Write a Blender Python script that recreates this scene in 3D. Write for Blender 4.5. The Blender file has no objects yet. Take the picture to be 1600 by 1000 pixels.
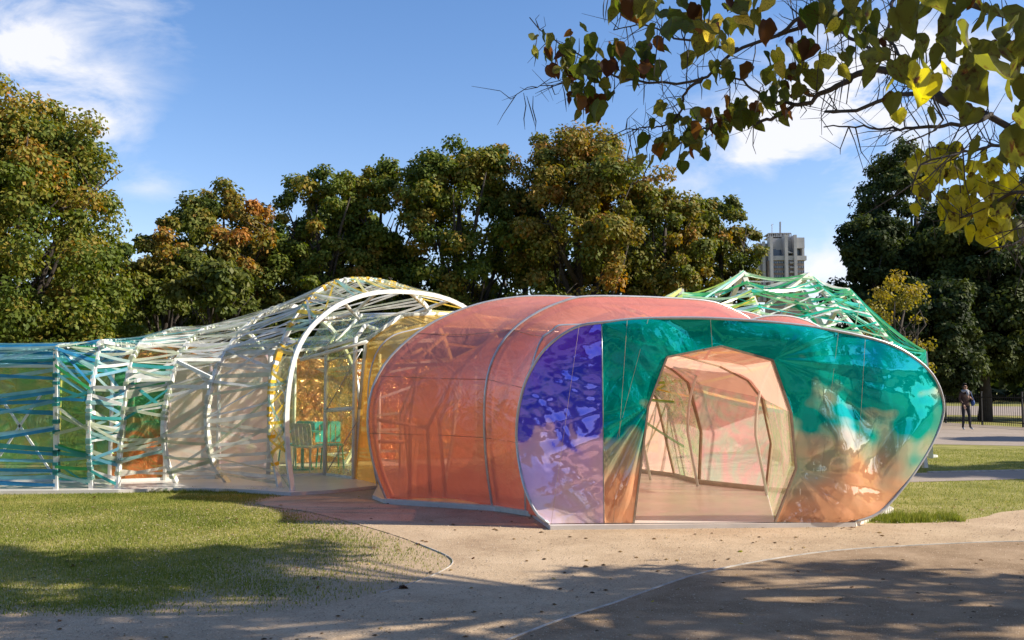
import bpy, bmesh, math, random
import numpy as np
from mathutils import Vector, Matrix, Euler

random.seed(7)
R_ = np.random.RandomState
sc = bpy.context.scene
COL = sc.collection
rad = math.radians

# ------------------------------------------------------------------ camera, sky, sun, exposure
F = 1443.0
PITCH = math.atan(105 / F)
EYE = 1.6
cam_d = bpy.data.cameras.new('camera')
cam_d.sensor_width = 36.0
cam_d.lens = F / 1600 * 36
cam_d.clip_end = 4000
cam = bpy.data.objects.new('camera', cam_d)
cam.location = (0, 0, EYE)
cam.rotation_euler = (math.pi / 2 + PITCH, 0, 0)
COL.objects.link(cam)
sc.camera = cam

SUN_EL, SUN_AZ = rad(33), rad(-6)          # azimuth measured from +X towards +Y
SUN_DIR = Vector((math.cos(SUN_EL) * math.cos(SUN_AZ), math.cos(SUN_EL) * math.sin(SUN_AZ), math.sin(SUN_EL)))
sun_d = bpy.data.lights.new('sun', 'SUN')
sun_d.energy = 4.8
sun_d.angle = rad(0.53)
sun_d.color = (1.0, 0.90, 0.76)
sun = bpy.data.objects.new('sun', sun_d)
sun.rotation_euler = SUN_DIR.to_track_quat('Z', 'Y').to_euler()
sun.location = (30, 0, 30)
COL.objects.link(sun)

sc.view_settings.view_transform = 'Standard'
sc.view_settings.look = 'None'
sc.view_settings.gamma = 1
sc.view_settings.exposure = 0.78
sc.view_settings.use_curve_mapping = False
sc.cycles.use_denoising = True
sc.cycles.transparent_max_bounces = 28
sc.cycles.max_bounces = 8
sc.cycles.diffuse_bounces = 3
sc.cycles.glossy_bounces = 3
sc.cycles.transmission_bounces = 6
sc.cycles.caustics_reflective = False
sc.cycles.caustics_refractive = False
sc.cycles.sample_clamp_indirect = 6


def ray(px, py):
    x, y, z = (px - 800) / F, 1.0, -(py - 500) / F
    c, s = math.cos(PITCH), math.sin(PITCH)
    return x, y * c - z * s, y * s + z * c


def G(px, py, z=0.0):
    x, y, w = ray(px, py)
    t = (z - EYE) / w
    return Vector((x * t, y * t, z))


def AT(px, py, Y):
    x, y, w = ray(px, py)
    t = Y / y
    return Vector((x * t, Y, EYE + w * t))


def ONP(px, py, P0, d):
    """pixel onto the vertical plane through P0 with ground direction d -> (u, z)"""
    x, y, w = ray(px, py)
    # P0 + u d = t (x, y)
    det = d[0] * (-y) - d[1] * (-x)
    u = (-P0[0] * (-y) + P0[1] * (-x)) / det
    t = (P0[1] + u * d[1]) / y
    return u, EYE + w * t


# ------------------------------------------------------------------ node helpers
def new_mat(name):
    m = bpy.data.materials.new(name)
    m.use_nodes = True
    nt = m.node_tree
    nt.nodes.clear()
    return m, nt, nt.nodes.new('ShaderNodeOutputMaterial')


def N(nt, typ, **kw):
    n = nt.nodes.new(typ)
    for k, v in kw.items():
        if k[0] == '_':
            setattr(n, k[1:], v)
        else:
            n.inputs[k.replace('9', ' ')].default_value = v
    return n


def c4(c):
    return (c[0], c[1], c[2], 1)


def ramp(nt, stops, fac, interp='LINEAR'):
    r = nt.nodes.new('ShaderNodeValToRGB')
    r.color_ramp.interpolation = interp
    el = r.color_ramp.elements
    while len(el) < len(stops):
        el.new(0.5)
    for e, (p, c) in zip(el, stops):
        e.position = p
        e.color = c4(c)
    nt.links.new(fac, r.inputs[0])
    return r


def mixshader(nt, fac, a, b):
    m = nt.nodes.new('ShaderNodeMixShader')
    if isinstance(fac, (int, float)):
        m.inputs[0].default_value = fac
    else:
        nt.links.new(fac, m.inputs[0])
    nt.links.new(a, m.inputs[1])
    nt.links.new(b, m.inputs[2])
    return m.outputs[0]


def solid(name, col, rough=0.5, var=0.12, scale=6, bump=0.0, metallic=0.0, col2=None, bscale=40):
    m, nt, out = new_mat(name)
    L = nt.links
    tc = N(nt, 'ShaderNodeTexCoord')
    no = N(nt, 'ShaderNodeTexNoise', Scale=scale, Detail=6.0, Roughness=0.65)
    L.new(tc.outputs['Object'], no.inputs['Vector'])
    b = col2 or tuple(min(1, c * (1 + var * 2)) for c in col)
    a = col if col2 else tuple(c * (1 - var * 2) for c in col)
    r = ramp(nt, [(0.3, a), (0.7, b)], no.outputs[0])
    p = N(nt, 'ShaderNodeBsdfPrincipled', Roughness=rough, Metallic=metallic)
    L.new(r.outputs[0], p.inputs['Base Color'])
    if bump:
        n2 = N(nt, 'ShaderNodeTexNoise', Scale=bscale, Detail=4.0)
        L.new(tc.outputs['Object'], n2.inputs['Vector'])
        bp = N(nt, 'ShaderNodeBump', Strength=bump, Distance=0.02)
        L.new(n2.outputs[0], bp.inputs['Height'])
        L.new(bp.outputs[0], p.inputs['Normal'])
    L.new(p.outputs[0], out.inputs[0])
    return m


def leaf_mat(name, stops, trans=0.35, rough=0.5, attr='tint', spots=False):
    m, nt, out = new_mat(name)
    L = nt.links
    if attr:
        a = N(nt, 'ShaderNodeAttribute')
        a.attribute_name = attr
        fac = a.outputs['Fac']
    else:
        oi = N(nt, 'ShaderNodeObjectInfo')
        fac = oi.outputs['Random']
    r = ramp(nt, stops, fac)
    colr = r.outputs[0]
    if spots:
        tc = N(nt, 'ShaderNodeTexCoord')
        oi = N(nt, 'ShaderNodeObjectInfo')
        mp = N(nt, 'ShaderNodeVectorMath', _operation='ADD')
        L.new(tc.outputs['Object'], mp.inputs[0])
        L.new(oi.outputs['Location'], mp.inputs[1])
        no = N(nt, 'ShaderNodeTexNoise', Scale=14.0, Detail=5.0, Roughness=0.7)
        L.new(mp.outputs[0], no.inputs['Vector'])
        rr = ramp(nt, [(0.53, (0, 0, 0)), (0.64, (1, 1, 1))], no.outputs[0])
        mx = N(nt, 'ShaderNodeMix', _data_type='RGBA')
        L.new(rr.outputs[0], mx.inputs[0])
        L.new(colr, mx.inputs[6])
        mx.inputs[7].default_value = (0.07, 0.03, 0.015, 1)
        colr = mx.outputs[2]
        sp = N(nt, 'ShaderNodeSeparateXYZ'); L.new(tc.outputs['Object'], sp.inputs[0])
        ab = N(nt, 'ShaderNodeMath', _operation='ABSOLUTE'); L.new(sp.outputs[0], ab.inputs[0])
        v1 = N(nt, 'ShaderNodeMath', _operation='MULTIPLY_ADD'); L.new(ab.outputs[0], v1.inputs[0]); v1.inputs[1].default_value = -.9; L.new(sp.outputs[1], v1.inputs[2])
        v2 = N(nt, 'ShaderNodeMath', _operation='MULTIPLY'); L.new(v1.outputs[0], v2.inputs[0]); v2.inputs[1].default_value = 6.0
        v3 = N(nt, 'ShaderNodeMath', _operation='PINGPONG'); L.new(v2.outputs[0], v3.inputs[0]); v3.inputs[1].default_value = .5
        v4 = N(nt, 'ShaderNodeMath', _operation='MINIMUM'); L.new(v3.outputs[0], v4.inputs[0])
        v5 = N(nt, 'ShaderNodeMath', _operation='MULTIPLY'); L.new(ab.outputs[0], v5.inputs[0]); v5.inputs[1].default_value = 3.0
        L.new(v5.outputs[0], v4.inputs[1])
        rv = ramp(nt, [(0.0, (.7, .7, .5)), (0.09, (0, 0, 0))], v4.outputs[0])
        mv = N(nt, 'ShaderNodeMix', _data_type='RGBA'); mv.blend_type = 'SOFT_LIGHT'
        mv.inputs[0].default_value = .0
        L.new(rv.outputs[0], mv.inputs[0]); L.new(colr, mv.inputs[6]); mv.inputs[7].default_value = (.9, .9, .6, 1)
        colr = mv.outputs[2]
    p = N(nt, 'ShaderNodeBsdfPrincipled', Roughness=rough)
    p.inputs['Specular IOR Level'].default_value = 0.2
    L.new(colr, p.inputs['Base Color'])
    t = N(nt, 'ShaderNodeBsdfTranslucent')
    hs = N(nt, 'ShaderNodeHueSaturation', Saturation=1.15, Value=1.5)
    L.new(colr, hs.inputs['Color'])
    L.new(hs.outputs[0], t.inputs[0])
    L.new(mixshader(nt, trans, p.outputs[0], t.outputs[0]), out.inputs[0])
    return m


def film(name, T, Rr, refl=0.3, dif=0.25, rough=0.08, crinkle=0.3, cscale=3.0, T2=None, difcol=None, grad=None, dT=0.55, fres=0.5, zones=None, gzones=None):
    """coloured plastic film: clear transmission T, milky scatter, and an interference reflection whose
    colour shifts with the angle at which the sheet is seen"""
    m, nt, out = new_mat(name)
    L = nt.links
    tc = N(nt, 'ShaderNodeTexCoord')
    n1 = N(nt, 'ShaderNodeTexNoise', Scale=cscale, Detail=4.0, Roughness=0.55, Distortion=1.2)
    L.new(tc.outputs['Object'], n1.inputs['Vector'])
    v1 = N(nt, 'ShaderNodeTexVoronoi', Scale=cscale * 1.6)
    v1.feature = 'F1'
    wv = N(nt, 'ShaderNodeVectorMath', _operation='MULTIPLY_ADD')
    wv.inputs[1].default_value = (0.6, 0.6, 0.6)
    L.new(n1.outputs['Color'], wv.inputs[0])
    L.new(tc.outputs['Object'], wv.inputs[2])
    L.new(wv.outputs[0], v1.inputs['Vector'])
    bp = N(nt, 'ShaderNodeBump', Strength=crinkle, Distance=0.12)
    ad = N(nt, 'ShaderNodeMath', _operation='ADD')
    L.new(n1.outputs[0], ad.inputs[0])
    L.new(v1.outputs['Distance'], ad.inputs[1])
    L.new(ad.outputs[0], bp.inputs['Height'])
    lw = N(nt, 'ShaderNodeLayerWeight', Blend=0.35)
    L.new(bp.outputs[0], lw.inputs['Normal'])
    gl = N(nt, 'ShaderNodeBsdfGlossy', Roughness=rough)
    L.new(bp.outputs[0], gl.inputs['Normal'])
    if len(Rr) == 3 and not isinstance(Rr[0], (int, float)):
        rr = ramp(nt, [(0.0, Rr[0]), (0.35, Rr[1]), (0.8, Rr[2])], lw.outputs['Facing'])
        L.new(rr.outputs[0], gl.inputs[0])
    else:
        gl.inputs[0].default_value = c4(Rr)
    tr = N(nt, 'ShaderNodeBsdfTransparent')
    if zones:  # zone colours include reflections painted onto the entrance sheets
        at_ = N(nt, 'ShaderNodeAttribute'); at_.attribute_name = 'tint'
        rt = ramp(nt, zones, at_.outputs['Fac'])
        rg = ramp(nt, gzones, at_.outputs['Fac'])
        L.new(rg.outputs[0], gl.inputs[0])
        L.new(rt.outputs[0], tr.inputs[0])
        tcol = rt.outputs[0]
    elif T2 or grad:
        if grad:                                   # the dye of the sheet changes along its height
            sp = N(nt, 'ShaderNodeSeparateXYZ')
            L.new(tc.outputs['Object'], sp.inputs[0])
            n3 = N(nt, 'ShaderNodeTexNoise', Scale=2.2, Detail=5.0, Distortion=2.0)
            L.new(tc.outputs['Object'], n3.inputs['Vector'])
            mm = N(nt, 'ShaderNodeMath', _operation='MULTIPLY_ADD')
            mm.inputs[1].default_value = 2.4
            L.new(n3.outputs[0], mm.inputs[0])
            L.new(sp.outputs['Z'], mm.inputs[2])
            mr = N(nt, 'ShaderNodeMapRange')
            mr.inputs[1].default_value = grad[0] + 1.2
            mr.inputs[2].default_value = grad[1] + 1.2
            L.new(mm.outputs[0], mr.inputs[0])
            fac = mr.outputs[0]
        else:
            n3 = N(nt, 'ShaderNodeTexNoise', Scale=1.6, Detail=5.0, Distortion=2.5)
            L.new(tc.outputs['Object'], n3.inputs['Vector'])
            fac = n3.outputs[0]
        rt = ramp(nt, [(0.38, T), (0.62, T2)] if not grad else [(0.0, T), (1.0, T2)], fac)
        L.new(rt.outputs[0], tr.inputs[0])
        tcol = rt.outputs[0]
    else:
        tr.inputs[0].default_value = c4(T)
        tcol = None
    di = N(nt, 'ShaderNodeBsdfDiffuse')
    tl = N(nt, 'ShaderNodeBsdfTranslucent')
    if difcol:
        di.inputs[0].default_value = c4(difcol)
        tl.inputs[0].default_value = c4(difcol)
    elif tcol is not None:
        L.new(tcol, di.inputs[0])
        L.new(tcol, tl.inputs[0])
    else:
        di.inputs[0].default_value = c4(T)
        tl.inputs[0].default_value = c4(T)
    L.new(bp.outputs[0], di.inputs['Normal'])
    milky = mixshader(nt, dT, di.outputs[0], tl.outputs[0])
    body = mixshader(nt, dif, tr.outputs[0], milky)
    mr2 = N(nt, 'ShaderNodeMapRange')
    mr2.inputs[3].default_value = refl
    mr2.inputs[4].default_value = min(1, refl + fres)
    L.new(lw.outputs['Facing'], mr2.inputs[0])
    L.new(mixshader(nt, mr2.outputs[0], body, gl.outputs[0]), out.inputs[0])
    return m


# ------------------------------------------------------------------ world
world = bpy.data.worlds.new('World')
sc.world = world
world.use_nodes = True
nt = world.node_tree
nt.nodes.clear()
L = nt.links
wo = nt.nodes.new('ShaderNodeOutputWorld')
bg = N(nt, 'ShaderNodeBackground', Strength=0.1)
sky = nt.nodes.new('ShaderNodeTexSky')
sky.sky_type = 'NISHITA'
sky.sun_disc = False
sky.sun_elevation = SUN_EL
sky.sun_rotation = math.pi / 2 - SUN_AZ
sky.altitude = 0
sky.air_density = 1.0
sky.dust_density = 0.4
sky.ozone_density = 1.6
tc = N(nt, 'ShaderNodeTexCoord')
nz = N(nt, 'ShaderNodeTexNoise', Scale=9.0, Detail=9.0, Roughness=0.6, Distortion=0.4)
st = N(nt, 'ShaderNodeMapping')
st.inputs['Scale'].default_value = (1, 1, 2.0)
L.new(tc.outputs['Generated'], st.inputs[0])
L.new(st.outputs[0], nz.inputs['Vector'])
# cloud banks: (direction pixel, half width, half height in view units, strength)
acc = None
clouds = [(50, 125, .085, .05, .72), (150, 185, .035, .028, .75), (170, 15, .1, .035, .55), (20, 60, .05, .05, .5),
          (1330, 150, .095, .05, 1.15), (1250, 185, .07, .028, .95), (1390, 90, .05, .05, .9), (1170, 246, .042, .012, .8),
          (1285, 418, .03, .022, 1.1), (1080, 300, .035, .02, .55), (240, 285, .03, .014, .55), (1480, 300, .06, .03, .6),
          (700, -700, .4, .1, .8), (2600, -100, .4, .12, .9), (-1500, 100, .3, .1, .9)]
for px, py, wx, wz, s in clouds:
    x, y, z = ray(px, py)
    v = Vector((x, y, z)).normalized()
    rx = Vector((v.y, -v.x, 0)).normalized()
    up = v.cross(rx)
    if up.z < 0:
        up = -up
    d1 = N(nt, 'ShaderNodeVectorMath', _operation='DOT_PRODUCT')
    L.new(tc.outputs['Generated'], d1.inputs[0]); d1.inputs[1].default_value = rx / wx
    d2 = N(nt, 'ShaderNodeVectorMath', _operation='DOT_PRODUCT')
    L.new(tc.outputs['Generated'], d2.inputs[0]); d2.inputs[1].default_value = up / wz
    d3 = N(nt, 'ShaderNodeVectorMath', _operation='DOT_PRODUCT')
    L.new(tc.outputs['Generated'], d3.inputs[0]); d3.inputs[1].default_value = v
    p1 = N(nt, 'ShaderNodeMath', _operation='MULTIPLY'); L.new(d1.outputs['Value'], p1.inputs[0]); L.new(d1.outputs['Value'], p1.inputs[1])
    p2 = N(nt, 'ShaderNodeMath', _operation='MULTIPLY_ADD'); L.new(d2.outputs['Value'], p2.inputs[0]); L.new(d2.outputs['Value'], p2.inputs[1]); L.new(p1.outputs[0], p2.inputs[2])
    e = N(nt, 'ShaderNodeMath', _operation='MULTIPLY'); L.new(p2.outputs[0], e.inputs[0]); e.inputs[1].default_value = -0.8
    ex = N(nt, 'ShaderNodeMath', _operation='EXPONENT'); L.new(e.outputs[0], ex.inputs[0])
    gt = N(nt, 'ShaderNodeMath', _operation='GREATER_THAN'); L.new(d3.outputs['Value'], gt.inputs[0]); gt.inputs[1].default_value = 0.0
    sm = N(nt, 'ShaderNodeMath', _operation='MULTIPLY'); L.new(ex.outputs[0], sm.inputs[0]); L.new(gt.outputs[0], sm.inputs[1])
    s2 = N(nt, 'ShaderNodeMath', _operation='MULTIPLY_ADD'); L.new(sm.outputs[0], s2.inputs[0]); s2.inputs[1].default_value = s
    if acc is not None:
        L.new(acc, s2.inputs[2])
    else:
        s2.inputs[2].default_value = 0
    acc = s2.outputs[0]
ns = N(nt, 'ShaderNodeMapRange')
ns.inputs[1].default_value = 0.3; ns.inputs[2].default_value = 0.72; ns.inputs[3].default_value = -0.25; ns.inputs[4].default_value = 1.45
ns.clamp = False
L.new(nz.outputs[0], ns.inputs[0])
cm = N(nt, 'ShaderNodeMath', _operation='MULTIPLY'); L.new(acc, cm.inputs[0]); L.new(ns.outputs[0], cm.inputs[1])
cr = ramp(nt, [(0.10, (0, 0, 0)), (1.0, (.92, .92, .92))], cm.outputs[0])
mx = N(nt, 'ShaderNodeMix', _data_type='RGBA')
L.new(cr.outputs[0], mx.inputs[0])
hsv = N(nt, 'ShaderNodeHueSaturation', Saturation=1.28, Value=1.12)
L.new(sky.outputs[0], hsv.inputs['Color'])
tintn = N(nt, 'ShaderNodeVectorMath', _operation='MULTIPLY')
tintn.inputs[1].default_value = (1.30, 1.04, 1.06)
L.new(hsv.outputs[0], tintn.inputs[0])
L.new(tintn.outputs[0], mx.inputs[6])
mx.inputs[7].default_value = (5.9, 5.9, 6.2, 1)
L.new(mx.outputs[2], bg.inputs[0])
L.new(bg.outputs[0], wo.inputs[0])


# ------------------------------------------------------------------ mesh helpers
class MB:
    def __init__(s):
        s.v = []; s.f = []

    def add(s, vs, fs):
        o = len(s.v)
        s.v += [tuple(v) for v in vs]
        s.f += [tuple(i + o for i in f) for f in fs]

    def box(s, a, b):
        x0, y0, z0 = a; x1, y1, z1 = b
        s.add([(x0, y0, z0), (x1, y0, z0), (x1, y1, z0), (x0, y1, z0), (x0, y0, z1), (x1, y0, z1), (x1, y1, z1), (x0, y1, z1)],
              [(0, 3, 2, 1), (4, 5, 6, 7), (0, 1, 5, 4), (1, 2, 6, 5), (2, 3, 7, 6), (3, 0, 4, 7)])

    def beam(s, a, b, w, h, up=Vector((0, 0, 1))):
        a = Vector(a); b = Vector(b); d = (b - a).normalized()
        sx = d.cross(up)
        if sx.length < 1e-4:
            sx = d.cross(Vector((0, 1, 0)))
        sx.normalize(); uy = sx.cross(d)
        vs = []
        for p in (a, b):
            for i, j in ((-1, -1), (1, -1), (1, 1), (-1, 1)):
                vs.append(p + sx * (w / 2 * i) + uy * (h / 2 * j))
        s.add(vs, [(3, 2, 1, 0), (4, 5, 6, 7), (0, 1, 5, 4), (1, 2, 6, 5), (2, 3, 7, 6), (3, 0, 4, 7)])

    def tube(s, pts, r, seg=6, closed=False):
        pts = [Vector(p) for p in pts]
        n = len(pts)
        rs = r if isinstance(r, (list, tuple)) else [r] * n
        up = Vector((0.13, 0.31, 0.94)).normalized()
        vs = []; fs = []
        px = None
        for i, p in enumerate(pts):
            if closed:
                d = pts[(i + 1) % n] - pts[i - 1]
            else:
                d = pts[min(i + 1, n - 1)] - pts[max(i - 1, 0)]
            d = d.normalized() if d.length > 1e-9 else Vector((0, 0, 1))
            if px is None:
                x = d.cross(up)
                if x.length < 1e-3:
                    x = d.cross(Vector((1, 0, 0)))
            else:
                x = px - d * px.dot(d)
            x.normalize(); px = x
            y = d.cross(x)
            for k in range(seg):
                a = 2 * math.pi * k / seg
                vs.append(p + x * (rs[i] * math.cos(a)) + y * (rs[i] * math.sin(a)))
        m = n if closed else n - 1
        for i in range(m):
            for k in range(seg):
                a = i * seg + k; b = i * seg + (k + 1) % seg
                c = ((i + 1) % n) * seg + (k + 1) % seg; d_ = ((i + 1) % n) * seg + k
                fs.append((a, b, c, d_))
        if not closed:
            fs.append(tuple(range(seg))[::-1]); fs.append(tuple((n - 1) * seg + k for k in range(seg)))
        s.add(vs, fs)

    def mesh(s, name, mat, smooth=False):
        me = bpy.data.meshes.new(name)
        me.from_pydata(s.v, [], s.f)
        me.update()
        if mat:
            me.materials.append(mat)
        if smooth:
            me.polygons.foreach_set('use_smooth', [True] * len(me.polygons))
        return me

    def build(s, name, mat, parent=None, smooth=False, **tags):
        return link(name, s.mesh(name, mat, smooth), parent, **tags)


def link(name, me, parent=None, **tags):
    o = bpy.data.objects.new(name, me)
    COL.objects.link(o)
    if parent:
        o.parent = parent
    for k, v in tags.items():
        if v is not None:
            o[k] = v
    return o


def thing(name, label, cat, loc=(0, 0, 0), group=None, rz=0):
    o = bpy.data.objects.new(name, None)
    COL.objects.link(o)
    o.location = loc; o.rotation_euler = (0, 0, rz)
    o['label'] = label; o['category'] = cat
    if group:
        o['group'] = group
    return o


def np_mesh(name, verts, quads, mat, attr=None, smooth=False, nside=4):
    me = bpy.data.meshes.new(name)
    nv = len(verts); nf = len(quads)
    me.vertices.add(nv)
    me.vertices.foreach_set('co', np.asarray(verts, np.float32).ravel())
    me.loops.add(nf * nside)
    me.loops.foreach_set('vertex_index', np.asarray(quads, np.int32).ravel())
    me.polygons.add(nf)
    me.polygons.foreach_set('loop_start', np.arange(0, nf * nside, nside, dtype=np.int32))
    me.polygons.foreach_set('loop_total', np.full(nf, nside, np.int32))
    me.update(calc_edges=True)
    if attr is not None:
        a = me.attributes.new('tint', 'FLOAT', 'POINT')
        a.data.foreach_set('value', np.asarray(attr, np.float32))
    if smooth:
        me.polygons.foreach_set('use_smooth', [True] * nf)
    me.materials.append(mat)
    return me


def catmull(pts, n):
    """smooth a polyline of Vectors and resample to n points evenly by length"""
    P = [np.array(p, float) for p in pts]
    P = [2 * P[0] - P[1]] + P + [2 * P[-1] - P[-2]]
    out = []
    for i in range(1, len(P) - 2):
        for t in np.linspace(0, 1, 12, endpoint=False):
            a, b, c, d = P[i - 1], P[i], P[i + 1], P[i + 2]
            out.append(0.5 * ((2 * b) + (c - a) * t + (2 * a - 5 * b + 4 * c - d) * t * t + (-a + 3 * b - 3 * c + d) * t ** 3))
    out.append(P[-2])
    return resample(out, n)


def resample(pts, n):
    A = np.array([tuple(p) for p in pts], float)
    s = np.r_[0, np.cumsum(np.linalg.norm(np.diff(A, axis=0), axis=1))]
    t = np.linspace(0, s[-1], n)
    return [Vector([float(np.interp(q, s, A[:, k])) for k in range(A.shape[1])]) for q in t]


def keyed(pts, keys, n):
    """resample a polyline so that the given vertex indices fall at the given parameters"""
    A = np.array([tuple(p) for p in pts], float)
    s = np.r_[0, np.cumsum(np.linalg.norm(np.diff(A, axis=0), axis=1))]
    ks = [s[k[0]] for k in keys]; kt = [k[1] for k in keys]
    t = np.interp(np.linspace(0, 1, n), kt, ks)
    return np.stack([np.interp(t, s, A[:, k]) for k in range(3)], 1)


def tri(x):
    return np.abs((x % 1.0) - 0.5) * 2 - 0.5


def crumple(u, v, seed, scale=1.0, n=9):
    r = R_(seed)
    h = np.zeros_like(u)
    wu = u + 0.18 * np.sin(1.7 * v + 3) + 0.08 * np.sin(4.1 * u + 2 * v)
    wv = v + 0.16 * np.sin(2.3 * u + 1) + 0.07 * np.sin(5.3 * v - u)
    for i in range(n):
        th = r.uniform(0, math.pi); f = r.uniform(0.5, 2.6) * scale
        a = 0.5 / f ** 1.15
        cx, cy = r.uniform(-3, 3, 2)
        m = 0.5 + 0.5 * np.sin(f * .9 * wu + cx * 3) * np.sin(f * .8 * wv + cy * 3)
        h += a * m ** 1.5 * tri(f * (math.cos(th) * wu + math.sin(th) * wv) + r.uniform(0, 1))
    return h * 0.12


def grid_faces(nu, nv):
    i, j = np.meshgrid(np.arange(nu - 1), np.arange(nv - 1), indexing='ij')
    a = (i * nv + j).ravel()
    return np.stack([a, a + nv, a + nv + 1, a + 1], 1)


# ------------------------------------------------------------------ materials
M = {}
M['white'] = solid('white_paint', (0.72, 0.74, 0.70), 0.35, 0.06, 8)
M['offwhite'] = solid('cream_paint', (0.62, 0.62, 0.52), 0.4, 0.08, 8)
M['steel'] = solid('grey_steel', (0.32, 0.33, 0.34), 0.35, 0.15, 10, metallic=0.6)
M['galv'] = solid('galvanised_tube', (0.50, 0.51, 0.52), 0.3, 0.08, 10, metallic=0.5)
M['tan'] = solid('tan_frame', (0.34, 0.24, 0.16), 0.5, 0.15, 10)
M['brown'] = solid('brown_frame', (0.20, 0.15, 0.10), 0.5, 0.15, 10)
M['floor'] = solid('white_floor_resin', (0.66, 0.62, 0.57), 0.28, 0.07, 1.3)
M['iron'] = solid('black_iron', (0.02, 0.02, 0.02), 0.5, 0.2, 10)
M['bark'] = solid('bark', (0.045, 0.036, 0.028), 0.9, 0.25, 5, bump=0.6)
M['bark2'] = solid('branch_bark', (0.06, 0.05, 0.04), 0.85, 0.25, 9, bump=0.5)
M['pod'] = solid('seed_pod', (0.03, 0.022, 0.015), 0.7, 0.2, 9)
M['concrete'] = solid('tower_concrete', (0.38, 0.38, 0.385), 0.9, 0.07, .2)
M['brick'] = solid('tower_brick', (0.24, 0.19, 0.16), 0.9, 0.1, .4)
M['glass_far'] = solid('tower_glass', (0.06, 0.09, 0.14), 0.15, 0.2, .3)


def ground_mat(name, stops, sc1=1.2, sc2=90, bump=0.5, rough=0.95, wear=None, lo=.35, hi=.65):
    m, nt, out = new_mat(name)
    L = nt.links
    tc = N(nt, 'ShaderNodeTexCoord')
    a = N(nt, 'ShaderNodeTexNoise', Scale=sc1, Detail=8.0, Roughness=0.7)
    b = N(nt, 'ShaderNodeTexNoise', Scale=sc2, Detail=3.0, Roughness=0.7)
    L.new(tc.outputs['Object'], a.inputs['Vector']); L.new(tc.outputs['Object'], b.inputs['Vector'])
    ad = N(nt, 'ShaderNodeMath', _operation='MULTIPLY_ADD')
    ad.inputs[1].default_value = 0.75
    L.new(b.outputs[0], ad.inputs[0])
    sb = N(nt, 'ShaderNodeMath', _operation='SUBTRACT'); L.new(a.outputs[0], sb.inputs[0]); sb.inputs[1].default_value = 0.375
    L.new(sb.outputs[0], ad.inputs[2])
    r = ramp(nt, [(lo + (hi - lo) * i / (len(stops) - 1), c) for i, c in enumerate(stops)], ad.outputs[0])
    col = r.outputs[0]
    if wear:                                   # worn strip towards the path
        w = N(nt, 'ShaderNodeAttribute'); w.attribute_name = 'tint'
        n3 = N(nt, 'ShaderNodeTexNoise', Scale=3.5, Detail=8.0, Roughness=0.75)
        L.new(tc.outputs['Object'], n3.inputs['Vector'])
        s = N(nt, 'ShaderNodeMath', _operation='ADD'); L.new(w.outputs['Fac'], s.inputs[0]); L.new(n3.outputs[0], s.inputs[1])
        rr = ramp(nt, [(0.62, (0, 0, 0)), (0.95, (1, 1, 1))], s.outputs[0])
        mx = N(nt, 'ShaderNodeMix', _data_type='RGBA')
        L.new(rr.outputs[0], mx.inputs[0]); L.new(col, mx.inputs[6])
        n4 = ramp(nt, [(0.35, tuple(c * .75 for c in wear)), (0.65, tuple(c * 1.15 for c in wear))], b.outputs[0])
        L.new(n4.outputs[0], mx.inputs[7])
        col = mx.outputs[2]
    p = N(nt, 'ShaderNodeBsdfPrincipled', Roughness=rough)
    p.inputs['Specular IOR Level'].default_value = 0.15
    L.new(col, p.inputs['Base Color'])
    bp = N(nt, 'ShaderNodeBump', Strength=bump, Distance=0.015)
    L.new(ad.outputs[0], bp.inputs['Height'])
    L.new(bp.outputs[0], p.inputs['Normal'])
    L.new(p.outputs[0], out.inputs[0])
    return m


M['grass'] = ground_mat('lawn', [(0.16, 0.165, 0.04), (0.25, 0.24, 0.065), (0.36, 0.32, 0.12)], 1.1, 60, .7, wear=(0.45, 0.335, 0.215))
M['sand'] = ground_mat('sandy_hoggin', [(0.33, 0.235, 0.15), (0.46, 0.345, 0.225), (0.56, 0.43, 0.29)], 0.9, 70, .6, lo=.3, hi=.7)
M['asphalt'] = ground_mat('gravelly_asphalt', [(0.20, 0.135, 0.08), (0.32, 0.225, 0.14), (0.44, 0.32, 0.21)], 1.4, 110, .8, lo=.3, hi=.7)
M['farpath'] = ground_mat('far_path', [(0.30, 0.25, 0.20), (0.36, 0.30, 0.25)], 0.6, 60, .4)
M['edging'] = solid('edging', (0.42, 0.40, 0.36), 0.7, 0.2, 6)
M['blade'] = leaf_mat('grass_blade', [(0.0, (0.11, 0.16, 0.025)), (0.5, (0.24, 0.26, 0.055)), (1.0, (0.46, 0.38, 0.14))], 0.35, 0.6)

# films
M['f_red'] = film('red_film', (0.98, 0.54, 0.40), (1.0, 0.76, 0.70), refl=0.07, dif=0.60, rough=0.22, crinkle=0.10, cscale=2.6, difcol=(0.98, 0.36, 0.26), fres=.32, dT=.35)
M['f_yellow'] = film('yellow_film', (0.95, 0.74, 0.28), (0.9, 0.8, 0.5), refl=0.06, dif=0.55, rough=0.15, crinkle=0.12, cscale=1.4, difcol=(0.88, 0.60, 0.16), fres=.25, dT=.4)
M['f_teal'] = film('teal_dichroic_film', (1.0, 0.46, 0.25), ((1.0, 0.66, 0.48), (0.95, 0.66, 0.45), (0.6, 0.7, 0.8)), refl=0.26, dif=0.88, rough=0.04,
                   crinkle=0.03, cscale=1.2, fres=.4, dT=.35, zones=[(0.0, (1.0, 0.40, 0.20)), (0.36, (1.0, 0.50, 0.27)), (0.48, (0.68, 0.56, 0.38)), (0.60, (0.36, 0.54, 0.38)), (0.70, (0.0, 0.50, 0.42)), (0.90, (0.0, 0.44, 0.42)), (1.0, (0.0, 0.30, 0.48))], gzones=[(0.0, (1.0, .62, .42)), (.45, (1.0, .78, .58)), (.60, (.75, .85, .65)), (.70, (.04, .58, .52)), (1.0, (.05, .42, .68))])
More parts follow.
